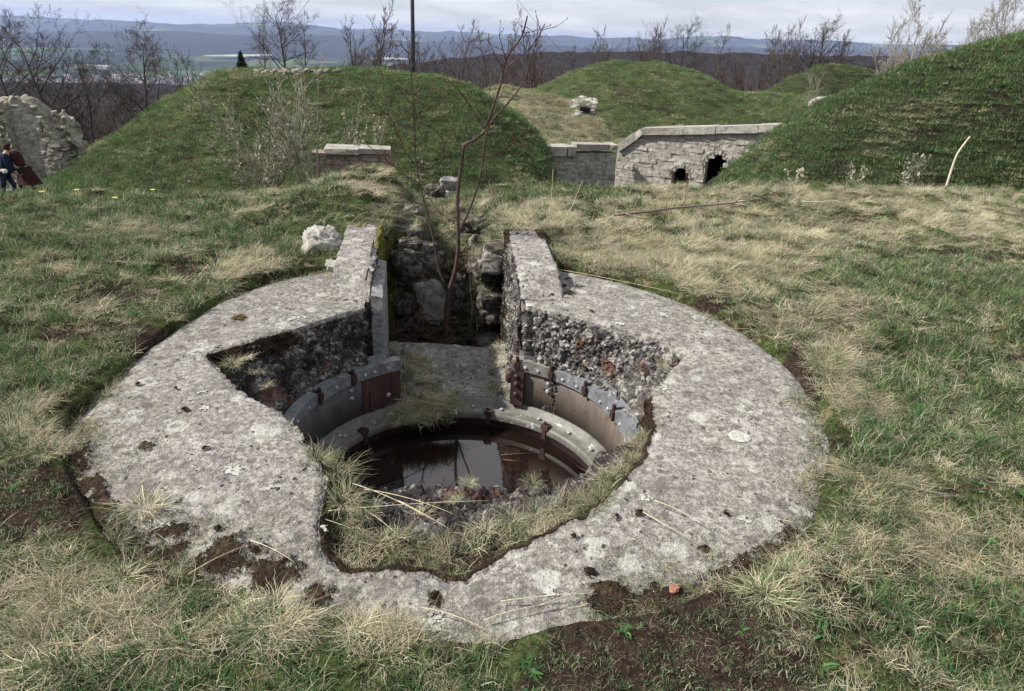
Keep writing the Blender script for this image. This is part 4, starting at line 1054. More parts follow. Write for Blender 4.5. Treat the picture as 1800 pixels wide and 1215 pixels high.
# ------------------------------------------------------------------ trees without leaves
def branch_pts(p0, d0, L, n, wob, up, R):
    P = [np.array(p0, float)]; d = np.array(d0, float); d /= np.linalg.norm(d)
    for k in range(n):
        d = d + R.normal(0, wob, 3) + np.array([0, 0, up]); d /= np.linalg.norm(d); P.append(P[-1] + d * L / n)
    return np.array(P)
def bare_tree(seed, h, r0, levels=3, nb=(9, 7, 6), spread=.9, up=.10, lean=(0, 0), multi=1, first=.25, lf=(.45, .42, .4), buds=0, bud_sz=.05, thin=.55, wob=.10, mint=.004):
    R = np.random.RandomState(seed); trunk = MB(); crown = MB(); tips = []
    def rec(P, r, lev):
        if lev >= levels: return
        n = nb[lev]; L = np.linalg.norm(np.diff(P, axis=0), axis=1).sum()
        for k in range(n):
            t = first + (1 - first) * (k + R.uniform(0, 1)) / n if lev == 0 else R.uniform(.2, 1)
            f = min(t, .999) * (len(P) - 1); i = int(f); p = P[i] + (P[i + 1] - P[i]) * (f - i); ax = P[i + 1] - P[i]; ax /= np.linalg.norm(ax)
            a = R.uniform(0, 2 * PI) + k * 2.4; s_ = np.cross(ax, [.3, .2, .9]); s_ /= np.linalg.norm(s_) + 1e-6; t2 = np.cross(ax, s_)
            sp = spread * R.uniform(.6, 1.2)
            d = ax * math.cos(sp) + (s_ * math.cos(a) + t2 * math.sin(a)) * math.sin(sp)
            l = L * lf[lev] * R.uniform(.6, 1.25) * (1.15 - .6 * t if lev == 0 else 1); rb = max(r * (1 - .75 * t) * thin, mint)
            Q = branch_pts(p, d, l, 4 if lev < 2 else 3, wob * 1.4, up, R)
            crown.tube(Q, np.linspace(rb, max(rb * .35, mint * .7), len(Q)), 4 if lev == 0 else 3)
            tips.append(Q[-1]); tips.append(Q[-2])
            rec(Q, rb, lev + 1)
    for m_ in range(multi):
        d = np.array([lean[0] + (R.normal(0, .30) if multi > 1 else 0), lean[1] + (R.normal(0, .30) if multi > 1 else 0), 1.0])
        hh = h * (R.uniform(.7, 1) if multi > 1 else 1)
        P = branch_pts(((R.normal(0, .12) if multi > 1 else 0), (R.normal(0, .12) if multi > 1 else 0), -.3), d, hh, 7, wob * .6, .03, R)
        trunk.tube(P, np.linspace(r0, r0 * .18, len(P)), 6)
        rec(P, r0, 0)
    if buds:
        T = np.array(tips); k = R.choice(len(T), min(buds, len(T) * 3)) if buds < len(T) * 3 else np.arange(len(T))
        C = T[k] + R.normal(0, bud_sz, (len(k), 3)); u = R.normal(0, 1, (len(k), 3)); v = R.normal(0, 1, (len(k), 3))
        u *= bud_sz / np.linalg.norm(u, axis=1)[:, None]; v *= bud_sz / np.linalg.norm(v, axis=1)[:, None]
        V = np.stack([C - u, C + v * .6, C + u, C - v * .6], 1).reshape(-1, 3); F = np.arange(len(V)).reshape(-1, 4)
        crown_b = (V, F)
    else: crown_b = None
    return trunk, crown, crown_b
BK_DARK = make_bark('dark grey bark', (.035, .028, .028), (.085, .070, .066))
BK_BROWN = make_bark('brown twig bark', (.055, .040, .036), (.12, .090, .078))
BK_PALE = make_bark('pale grey green bark', (.16, .15, .11), (.32, .30, .23))
BK_ASH = make_bark('pale ash bark', (.20, .18, .16), (.38, .35, .32))
BUD = make_plain('opening buds', (.20, .24, .09), (.33, .37, .16), 3)
BUDG = make_plain('grey buds', (.22, .22, .15), (.36, .35, .25), 3)
def tree_proto(name, bark, seed, bm=None, **k):
    t, c, b = bare_tree(seed, **k)
    to = t.obj('trunk', bark, None, True); co = c.obj('crown', bark, None, True)
    bo = None
    if b is not None: bo = mesh_np('foliage', b[0], b[1], bm or BUD, False)
    return [to, co, bo]
def place_tree(name, pr, loc, rz, sc, label, cat='tree', group=None, tilt=(0, 0)):
    root = empty(name, loc, label, cat, group); root.rotation_euler = (tilt[0], tilt[1], rz); root.scale = (sc, sc, sc)
    for k, o in enumerate(pr[:3]):
        if o is None: continue
        if not o.parent: c = o
        else: c = o.copy(); COL.objects.link(c)
        c.parent = root if k < 2 else None
        if k == 2: c.parent = crown_o
        else: crown_o = c
    return root
pA = tree_proto('a', BK_DARK, 1, h=7, r0=.16, levels=4, nb=(13, 8, 6, 5), lf=(.5, .48, .42, .45), spread=.8, up=.06, mint=.0055)
pB = tree_proto('b', BK_BROWN, 2, h=6, r0=.10, levels=4, nb=(12, 7, 5, 4), lf=(.42, .42, .42, .45), spread=.65, up=.09, multi=2, first=.15, mint=.006)
pC = tree_proto('c', BK_BROWN, 3, h=7, r0=.09, levels=4, nb=(16, 7, 5, 3), spread=.6, up=.10, first=.2, lf=(.34, .42, .4, .45), mint=.006)
pD = tree_proto('d', BK_ASH, 4, h=6, r0=.07, levels=4, nb=(11, 7, 5, 3), spread=.6, up=.10, multi=3, first=.15, lf=(.42, .45, .42, .4), buds=2600, bud_sz=.035, mint=.007, bm=BUDG)
pE = tree_proto('e', BK_DARK, 5, h=6.5, r0=.13, levels=4, nb=(14, 9, 6, 5), spread=.9, up=.05, first=.25, lf=(.6, .48, .42, .45), mint=.0055)
def T(name, pr, px, py_base, Y, top_py, rz, label, group=None, cat='tree', tilt=(0, 0), h=None):
    q = atY(px, py_base, Y); t = atY(px, top_py, Y)
    hh = {id(pA): 7.5, id(pB): 6.5, id(pC): 7.4, id(pD): 6, id(pE): 7}[id(pr)]
    place_tree(name, pr, q, rz, (t.z - q.z) / hh, label, cat, group, tilt)
BG_ = 'bare trees standing behind the mounds'
T('bare_tree', pA, 128, 330, 27, 52, 0.1, 'dark leaning bare tree behind the ruined masonry at the left', tilt=(0, -.24))
T('bare_tree', pE, 45, 300, 31, 55, 1.1, 'wide bare tree at the far left above the ruined masonry')
T('bare_tree', pE, 175, 310, 34, 105, 2.0, 'smaller bushy bare tree right of the leaning tree')
T('bare_tree', pE, 270, 300, 37, 70, 2.7, 'round crowned bare tree between the leaning tree and the large mound')
T('bare_tree', pB, 320, 270, 42, 84, 4.0, 'bare tree touching the left slope of the large mound')
T('bare_tree', pC, 215, 280, 40, 150, 5.0, 'thin bare tree low in the hollow left of the large mound')
T('bare_tree', pB, 150, 310, 33, 190, 5.5, 'low bare thicket tree at the foot of the leaning tree')
T('bare_tree', pB, 200, 310, 31, 215, .9, 'lowest bare thicket tree beside the left foot of the large mound')
T('bare_tree', pE, 505, 165, 26, 8, .4, 'bare tree with pale twigs standing on top of the large mound')
T('bare_tree', pC, 540, 150, 28.5, 30, 1.9, 'slim bare tree right of the tree on top of the large mound')
T('bare_tree', pC, 470, 150, 29, 45, 2.9, 'short slim bare tree left of the tree on top of the large mound')
rest = [(900, 190, 62, 50, pC, 'thin bare tree just right of the young sapling'), (935, 190, 58, 45, pB, 'bare tree with forked top between sapling and far mound'), (1000, 190, 66, 88, pC, 'small bare tree left of the rounded mound'),
        (1135, 160, 56, 42, pB, 'bushy bare tree above the top of the rounded mound'), (1100, 165, 60, 75, pC, 'low bare tree above the left top of the rounded mound'), (1190, 165, 60, 45, pE, 'bare tree above the right top of the rounded mound'),
        (1255, 175, 58, 52, pC, 'bare tree above the right shoulder of the rounded mound'), (1320, 185, 60, 72, pB, 'bare thicket tree in the gap right of the rounded mound'), (1345, 185, 55, 55, pC, 'slim bare tree in the gap right of the rounded mound'),
        (1385, 180, 57, 40, pB, 'tallest bare tree in the gap between the far mounds'), (1420, 180, 56, 42, pE, 'broad bare tree left of the small far mound'), (1465, 165, 60, 60, pC, 'bare tree above the small far mound'),
        (1285, 190, 52, 110, pB, 'low bare bush tree beside the right slope of the rounded mound'), (1365, 190, 50, 115, pB, 'low bare bush tree in the middle of the gap'), (1235, 185, 66, 85, pB, 'bare bush tree peeping over the right shoulder of the rounded mound'),
        (1640, 130, 60, 78, pE, 'low bare tree right of the tall pale tree'), (1520, 150, 62, 95, pB, 'low bare tree right above the small far mound'), (800, 180, 70, 75, pC, 'thin bare tree beyond the right shoulder of the large mound'),
        (860, 190, 64, 92, pB, 'low bare bush tree at the gap right of the large mound'), (745, 170, 80, 92, pC, 'faint bare tree just right of the mast'), (695, 165, 80, 85, pC, 'faint bare tree just left of the mast'), (970, 195, 55, 110, pB, 'low bare bush tree left of the rounded mound')]
for k, (px, pb, Y, tp, pr, lab) in enumerate(rest): T('bare_tree', pr, px, pb, Y, tp, k * 1.37, lab, BG_)
T('pale_tree', pD, 1590, 170, 40, 8, .5, 'tall pale bare tree with swelling buds right of the small far mound')
T('pale_tree', pD, 1560, 170, 42, 45, 2.5, 'shorter pale bare tree left of the tall pale tree')
T('pale_tree', pD, 1760, 120, 33, -40, 1.5, 'pale tree with opening buds cut by the upper right corner')
T('pale_tree', pD, 1715, 125, 34, 0, 3.5, 'pale spreading tree on the right bank left of the corner tree')
T('pale_tree', pD, 1810, 110, 32, -60, 5.5, 'pale tree at the extreme right edge of the picture')
# woodland mass behind
wood = bpy.data.collections.new('wood_trees')
for i in range(4):
    t, c, b = bare_tree(40 + i, 7, .11, nb=(11, 7, 4), spread=.6, up=.1, mint=.012, lf=(.36, .42, .4), first=.15)
    V = np.vstack(t.V + c.V); Fs = []; off = 0
    tv = sum(len(v) for v in t.V)
    F = np.vstack([np.vstack(t.F), np.vstack(c.F) + tv])
    o = mesh_np('wood_tree_%d' % i, V, F, make_bark('wood bark %d' % i, (.05, .038, .038), ((.10, .085, .08), (.12, .10, .095), (.16, .14, .13), (.09, .07, .065))[i]), True, link=False); wood.objects.link(o)
PW = Pts(); WK = {'t': [0, 1, 2, 3]}
x, y = sample(2400, -60, 120, 50, 190)
zz = np.where(y < 90, -4.0 - (y - 60) * .045, -5.4 - (y - 90) * .10)
k = (np.abs(x) < y * .85) & (x > y * -.22 - 2)
PW.add(np.stack([x, y, np.minimum(zz, -3.2) - 2.2 * (y > 60)], -1)[k], 't', (.45, .95), .06, coll_kinds=WK)
x, y = sample(900, -60, -4, 40, 110); k = (np.abs(x) < y * .85) & (x < y * -.36)
PW.add(np.stack([x, y, -9.0 - (y - 40) * .16], -1)[k], 't', (.6, 1.1), .08, coll_kinds=WK)
PW.make('woodland', wood, 'leafless brown wood filling the slope behind the mounds', 'wood')

# ------------------------------------------------------------------ masonry
def block_wall(root, name, A, B, zb, ztop, mat, bw=.42, bh=.19, th=.35, hole=None, jit=.012, seed=3):
    """coursed blocks from A to B (x,y), ztop(t) along the wall; hole(s,z) True = open"""
    R = np.random.RandomState(seed); A = np.array(A, float); B = np.array(B, float); L = np.linalg.norm(B - A); d = (B - A) / L; n = np.array([d[1], -d[0]])
    if n[1] > 0: n = -n
    mb = MB(); rz = math.atan2(d[1], d[0]); z = zb; row = 0
    def put(s0, s1, z0, z1, a, dep=0, hh=th):
        c = A + d * (s0 + s1) / 2 - n * (hh / 2 - dep)
        mb.box((c[0], c[1], (z0 + z1) / 2), (s1 - s0, hh, z1 - z0), rz, jit, a=a)
    while z < 30:
        h = bh * R.uniform(.8, 1.2); s_ = -R.uniform(0, bw); any_ = False
        while s_ < L:
            w = bw * R.uniform(.55, 1.4); a0 = max(s_, 0); a1 = min(s_ + w, L); s_ += w
            if a1 - a0 < .05: continue
            zt = ztop((a0 + a1) / 2 / L)
            if z >= zt - .04: continue
            any_ = True
            z1 = min(z + h, zt)
            if hole and hole((a0 + a1) / 2, (z + z1) / 2): continue
            put(a0 + .004, a1 - .004, z + .004, z1 - .003, R.uniform(0, 1) ** 2 * .6, R.normal(0, .009))
        z += h
        if not any_: break
    # mortar core in thin columns so that openings stay open
    n_ = int(L / .12)
    for k in range(n_):
        s0 = L * k / n_; s1 = L * (k + 1) / n_; zt = ztop((s0 + s1) / 2 / L) - .02
        if hole is None: put(s0, s1, zb, zt, .45, -.022, th - .06); continue
        zz = zb; run = None; dz = .1
        while zz < zt:
            o = hole((s0 + s1) / 2, zz + dz / 2)
            if not o and run is None: run = zz
            if o and run is not None: put(s0, s1, run, zz, .45, -.022, th - .06); run = None
            zz += dz
        if run is not None: put(s0, s1, run, zt, .45, -.022, th - .06)
    return mb.obj(name, mat, root, False, 'tone')
def copings(root, A, B, zf, mat, w=.9, h=.2, dep=.6, over=.1, seed=4):
    R = np.random.RandomState(seed); A = np.array(A, float); B = np.array(B, float); L = np.linalg.norm(B - A); d = (B - A) / L; n = np.array([d[1], -d[0]])
    if n[1] > 0: n = -n
    mb = MB(); s_ = 0; rz = math.atan2(d[1], d[0])
    while s_ < L - .1:
        ww = min(w * R.uniform(.8, 1.2), L - s_); z0 = zf((s_) / L); z1 = zf((s_ + ww) / L); c = A + d * (s_ + ww / 2) - n * (dep / 2 - over)
        pit_ = math.atan2(z1 - z0, ww); cs, sn = math.cos(pit_), math.sin(pit_)
        Rm = [[math.cos(rz) * cs, -math.sin(rz), -math.cos(rz) * sn], [math.sin(rz) * cs, math.cos(rz), -math.sin(rz) * sn], [sn, 0, cs]]
        mb.box((c[0], c[1], (z0 + z1) / 2 + h / 2), (math.hypot(ww, z1 - z0) - .012, dep, h * R.uniform(.92, 1.05)), jit=.02, R=Rm, a=R.uniform(.1, .9)); s_ += ww
    return mb.obj('coping', mat, root, False, 'tone')
# high wall with two openings
YW = 25.0
a = atY(1085, 268, YW); b = atY(1128, 238, YW); c = atY(1395, 232, YW - 2.6); zlow = atY(1085, 330, YW).z - 1.2
L = (Vector((c.x, c.y)) - Vector((a.x, a.y))).length; tb = (b.x - a.x) / (c.x - a.x)
b = b.lerp(atY(1128, 238, a.y + (c.y - a.y) * (b.x - a.x) / (c.x - a.x)), 1.0)
fw = empty('fort_wall', (b.x, b.y, zlow), 'high grey stone wall with an arched doorway and coping behind the meadow', 'wall')
zt_ = lambda t: a.z + (b.z - a.z) * min(t / tb, 1) if t < tb else b.z + (c.z - b.z) * (t - tb) / (1 - tb)
def arch(px, pyt, wpx):
    t = 0.5
    for _ in range(6):
        q = atY(px, pyt, a.y + (c.y - a.y) * t); t = (q.x - a.x) / (c.x - a.x)
    return t * L, q.z, wpx / F_PX * q.y / 2 * 1.08
A1 = arch(1263, 271, 37); A2 = arch(1199, 295, 29)
def hole(s_, z):
    for s0, zt, w in (A1, A2):
        if abs(s_ - s0) < w:
            if z < zt - w + math.sqrt(max(w * w - (s_ - s0) ** 2, 0)): return True
    return False
block_wall(fw, 'masonry', (a.x, a.y), (c.x, c.y), zlow, zt_, STONE, .31, .135, .45, hole)
# voussoirs
mb = MB()
for s0, zt, w in (A1, A2):
    for k in range(11):
        th = PI * (k + .5) / 11; r = w + .05; cx_ = a.x + (s0 + r * math.cos(th)) / L * (c.x - a.x); cz_ = zt - w + r * math.sin(th)
        cs, sn = math.cos(th), math.sin(th)
        mb.box((cx_, YW + .19 - 2.6 * min(max((s0 + r * math.cos(th)) / L, 0), 1), cz_), (.13, .40, .12), jit=.01, R=[[cs, 0, -sn], [0, 1, 0], [sn, 0, cs]], a=rnd.random() * .4)
mb.obj('arch_stones', STONE, fw, False, 'tone')
DARK = make_plain('shade black interior', (.012, .011, .011), (.03, .028, .026), 3)  # near-black colour carries the shade inside the openings
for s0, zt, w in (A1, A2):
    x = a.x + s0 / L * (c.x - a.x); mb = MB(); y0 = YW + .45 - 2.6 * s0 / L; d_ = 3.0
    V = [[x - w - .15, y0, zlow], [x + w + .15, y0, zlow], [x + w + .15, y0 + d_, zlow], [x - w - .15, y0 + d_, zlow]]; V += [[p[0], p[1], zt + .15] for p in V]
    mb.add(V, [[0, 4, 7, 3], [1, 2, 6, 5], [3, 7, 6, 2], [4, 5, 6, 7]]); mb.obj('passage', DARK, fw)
copings(fw, (b.x, b.y), (c.x, c.y), lambda t: b.z - .0 + (c.z - b.z) * t, STONE, 1.1, .24, .7, .10)
copings(fw, (a.x, a.y), (b.x, b.y), lambda t: a.z + (b.z - a.z) * t, STONE, .55, .24, .7, .09, 8)
# low wall to its left
YL = 23.6
a2 = atY(960, 273, YL); b2 = atY(1084, 270, YL + .5); z2 = atY(1000, 330, YL).z - 1
lw = empty('low_wall', ((a2.x + b2.x) / 2, YL, z2), 'low stone wall of squared blocks left of the arched wall', 'wall')
block_wall(lw, 'masonry', (a2.x, a2.y), (b2.x, b2.y), z2, lambda t: a2.z if t < .36 else b2.z + .02, STONE, .31, .15, .5, seed=12)
copings(lw, (a2.x, a2.y), (a2.x + (b2.x - a2.x) * .40, a2.y + .15), lambda t: a2.z, STONE, .8, .30, .65, .10, 5)
copings(lw, (a2.x + (b2.x - a2.x) * .41, a2.y + .16), (b2.x, b2.y), lambda t: b2.z + .12, STONE, 1.0, .17, .65, .08, 6)
# small wall in front of the left mound
YS = 13.2
a3 = atY(548, 268, YS); b3 = atY(686, 266, YS + .2); z3 = atY(600, 330, YS).z
lw = empty('retaining_wall', ((a3.x + b3.x) / 2, YS, z3), 'short brick and stone wall with a flat coping in front of the large mound', 'wall')
BRK = make_stone('reddish brickwork', (.30, .23, .19), (.12, .09, .08), (.46, .41, .36), 5, .01)
block_wall(lw, 'masonry', (a3.x, a3.y), (b3.x, b3.y), z3 - .5, lambda t: a3.z, BRK, .22, .075, .35, jit=.006, seed=22)
copings(lw, (a3.x + .25, a3.y), (b3.x, b3.y), lambda t: a3.z, STONE, .75, .10, .5, .07, 7)
# small openings in ruined masonry in the mounds
def stone_lump(mb, p, r, R, a=0.0, flat=.7, nu=14, nv=9):
    V, F = sphere_vf(nu, nv); k = R.uniform(0, 50)
    n = fbm(V[:, 0] * 1.3 + k, V[:, 1] * 1.3 + V[:, 2] * 1.7, 3, 7) * .9 + fbm(V[:, 0] * 3 + V[:, 2] * 2 + k, V[:, 1] * 3, 3, 9) * .4
    V = np.sign(V) * np.abs(V) ** .72 * (1 + n)[:, None] * np.array([r * R.uniform(.8, 1.2), r * R.uniform(.7, 1.1), r * flat]); an = R.uniform(0, PI); c_, s_ = math.cos(an), math.sin(an)
    V = V @ np.array([[c_, s_, 0], [-s_, c_, 0], [0, 0, 1]]); mb.add(V + np.array(p), F, a)
def rubble(name, lab, pts, mat=STONE, seed=1):
    R = np.random.RandomState(seed); P0 = np.mean([p[:3] for p in pts], 0)
    root = empty(name, tuple(P0), lab, 'ruin')
    mb = MB()
    for x, y, z, r in pts: stone_lump(mb, (x, y, z), r, R, R.uniform(0, .6))
    mb.obj('masonry', mat, root, True, 'tone'); return root
def on_surface(H, px, py, y0, y1):
    for Y in np.arange(y0, y1, .05):
        q = atY(px, py, Y)
        if float(H(np.array([q.x]), np.array([q.y]))[0]) >= q.z: return q
    return atY(px, py, y1)
def rub_on(H, boxes, y0, y1, r, seed):
    R = np.random.RandomState(seed); o = []
    for px0, px1, py0, py1, n in boxes:
        for _ in range(n):
            q = on_surface(H, R.uniform(px0, px1), R.uniform(py0, py1), y0, y1); o.append((q.x, q.y + .06, q.z - .07, r * R.uniform(.6, 1.3)))
    return o
def rub_px(px0, px1, py0, py1, Y, n, r, seed):
    R = np.random.RandomState(seed); o = []
    for _ in range(n):
        q = atY(R.uniform(px0, px1), R.uniform(py0, py1), Y + R.uniform(-.3, .3)); o.append((q.x, q.y, q.z, r * R.uniform(.6, 1.3)))
    return o
r1 = rubble('masonry_opening', 'broken pale stone surround of a dark hole in the bank left of the rounded mound', rub_on(lambda a, b: np.maximum(M5(a, b), M2(a, b)), [(1008, 1053, 172, 186, 40), (1008, 1019, 183, 206, 12), (1036, 1046, 183, 200, 10)], 26, 40, .17, 2), seed=2)
q = on_surface(lambda a, b: np.maximum(M5(a, b), M2(a, b)), 1028, 197, 26, 40); mb = MB(); mb.box((q.x, q.y + .2, q.z), (.36, .9, .36), jit=.05); mb.obj('hole', DARK, r1)  # solid box coloured near-black for the shade in the hole
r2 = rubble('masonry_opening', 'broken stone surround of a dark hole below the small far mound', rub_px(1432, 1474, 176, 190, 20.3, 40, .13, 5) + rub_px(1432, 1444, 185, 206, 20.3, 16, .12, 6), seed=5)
q = atY(1456, 195, 20.4); mb = MB(); mb.box((q.x, q.y + .3, q.z), (.3, .6, .28), jit=.03); mb.obj('hole', DARK, r2)  # solid box again, darkness of the hole put into its colour
rubble('stone_bank', 'row of pale stones along the top of the large mound', rub_px(448, 560, 124, 134, 22.1, 130, .085, 8) + rub_px(556, 598, 125, 134, 22.0, 26, .11, 9), RUIN, 8)

# ruined masonry at the left edge
RY = 20.5
def ruin_h(px, y):   # top line
    return np.interp(px, [-260, -60, 0, 30, 50, 68, 78, 82, 88, 106, 118, 128], [150, 168, 182, 178, 184, 200, 216, 204, 212, 214, 262, 318])
ru = empty('ruined_wall', tuple(atY(60, 330, RY)), 'tall ruined chunk of rubble masonry at the left edge', 'ruin')
nu, nv = 260, 160
pxs = np.linspace(-260, 128, nu); V = np.zeros((nu, nv, 3)); tone = np.zeros((nu, nv))
for i, px in enumerate(pxs):
    zt = atY(px, float(ruin_h(px, 0)), RY).z; bx = atY(px, 320, RY).x; zb_ = atY(20, 345, RY).z - 1.2
    sh = .0 if px < 36 else (.5 * (px - 36) / 50 if px < 86 else .5 - .3 * (px - 86) / 42)
    for j in range(nv):
        t = j / (nv - 1)
        if t < .8: V[i, j] = (bx, RY + .25 + sh + (t / .8) * .2, zb_ + (zt - zb_) * (t / .8))
        else: V[i, j] = (bx, RY + .25 + sh + .2 + (t - .8) / .2 * .6, zt - .2 * (t - .8))
X_, Y_, Z_ = V[..., 0], V[..., 1], V[..., 2]
smooth_face = sst(36, 42, pxs) * (1 - sst(80, 86, pxs))
amp = (1 - .85 * smooth_face)[:, None]
n_ = fbm(X_ * 2.2, Z_ * 2.6 + Y_, 4, 91) * .55 + fbm(X_ * 6, Z_ * 7, 3, 92) * .35
V[..., 1] -= amp * n_; V[..., 2] += fbm(X_ * 3, Y_ * 3, 3, 93) * .4 * (np.arange(nv) > nv * .7); V[..., 0] += amp * fbm(X_ * 3 + 9, Z_ * 3, 3, 94) * .3
tone = np.repeat(smooth_face[:, None] * .6, nv, 1) + np.clip(n_ * -2, 0, .6)  # shade of the angled face and of recesses put into the tone
mesh_np('masonry', V.reshape(-1, 3), gridF(nu, nv), RUIN, True, {'tone': tone.ravel()}, ru)
for k_, (p0, p1, yo, jt, bw_, bh_) in enumerate(((-240, 38, -.28, .045, .24, .13), (38, 86, -.05, .012, .20, .09), (86, 130, -.30, .045, .24, .13))):
    yy = RY + yo; A_w = atY(p0, 320, yy); B_w = atY(p1, 320, yy); zb0 = atY(20, 345, yy).z - .6
    zt_f = (lambda p0, p1, yy: lambda t: atY(p0 + (p1 - p0) * t, float(ruin_h(p0 + (p1 - p0) * t, 0)) + 3, yy).z)(p0, p1, yy)
    block_wall(ru, 'facing', (A_w.x, A_w.y), (B_w.x, B_w.y + (.25 if k_ == 1 else 0)), zb0, zt_f, RUIN if k_ != 1 else STONE, bw_, bh_, .30, None, jt, 60 + k_)

R_ = np.random.RandomState(31); mb = MB()
for _ in range(300):
    i = R_.randint(60, nu); j = R_.randint(8, nv)
    if smooth_face[i] > .5 and j < nv * .8: continue
    p = V[i, j]; stone_lump(mb, (p[0], p[1] + .02, p[2]), R_.uniform(.05, .10), R_, R_.uniform(0, .8), .5, 10, 6)
mb.obj('facing_stones', RUIN, ru, True, 'tone')

# ------------------------------------------------------------------ mast with stays
MET = make_plain('dark painted steel', (.035, .04, .045), (.07, .075, .08), 8, .5)
YM = 31.0
q = atY(727, 135, YM); root = empty('mast', tuple(q), 'thin dark steel mast rising behind the large mound out of the picture', 'mast')
mb = MB(); mb.tube([(q.x, q.y, q.z - 1.5), (q.x, q.y, q.z + 2.5), (q.x, q.y, q.z + 9)], [.085, .08, .065], 10); mb.obj('pole', MET, root, True)
mb = MB(); mb.tube([(q.x, q.y, q.z + .4), (q.x, q.y, q.z + .55)], [.12, .12], 10); mb.obj('collar', MET, root)
WIRE = make_plain('stay wire', (.10, .10, .11), (.2, .2, .2), 10)
top = Vector((q.x, q.y, q.z + 8))
def wire(a, b, r=.010):
    d = (b - a); P = [a + d * t + Vector((0, 0, -.35 * math.sin(PI * t))) for t in np.linspace(0, 1, 14)]; mb = MB(); mb.tube([tuple(p) for p in P], r, 4); mb.obj('stay_wire', WIRE, root)
wire(top, atY(1000, 106, 46)); wire(top, atY(440, 130, 40)); 

# ------------------------------------------------------------------ young tree in the passage
TW = make_bark('grey brown young bark', (.095, .062, .054), (.24, .175, .155), 60)
TWR = make_bark('reddish young twigs', (.10, .05, .035), (.24, .13, .09), 60)
TWP = make_bark('peeled pale wood', (.42, .36, .27), (.62, .55, .44), 60)
sap = empty('young_tree', tuple(atY(785, 600, 5.75) - Vector((0, 0, .7))), 'leafless young tree with several thin stems growing out of the passage', 'tree')
def trace(mb, pts, r0, r1, jitter=.0, k=7):
    P = np.array([tuple(atY(px, py, Y)) for px, py, Y in pts])
    # smooth the polyline
    t = np.linspace(0, len(P) - 1, (len(P) - 1) * 4 + 1)
    Q = np.stack([np.interp(t, np.arange(len(P)), P[:, i]) for i in range(3)], -1)
    for _ in range(2): Q[1:-1] = (Q[:-2] + 2 * Q[1:-1] + Q[2:]) / 4
    mb.tube(Q, np.linspace(r0, r1, len(Q)), k)
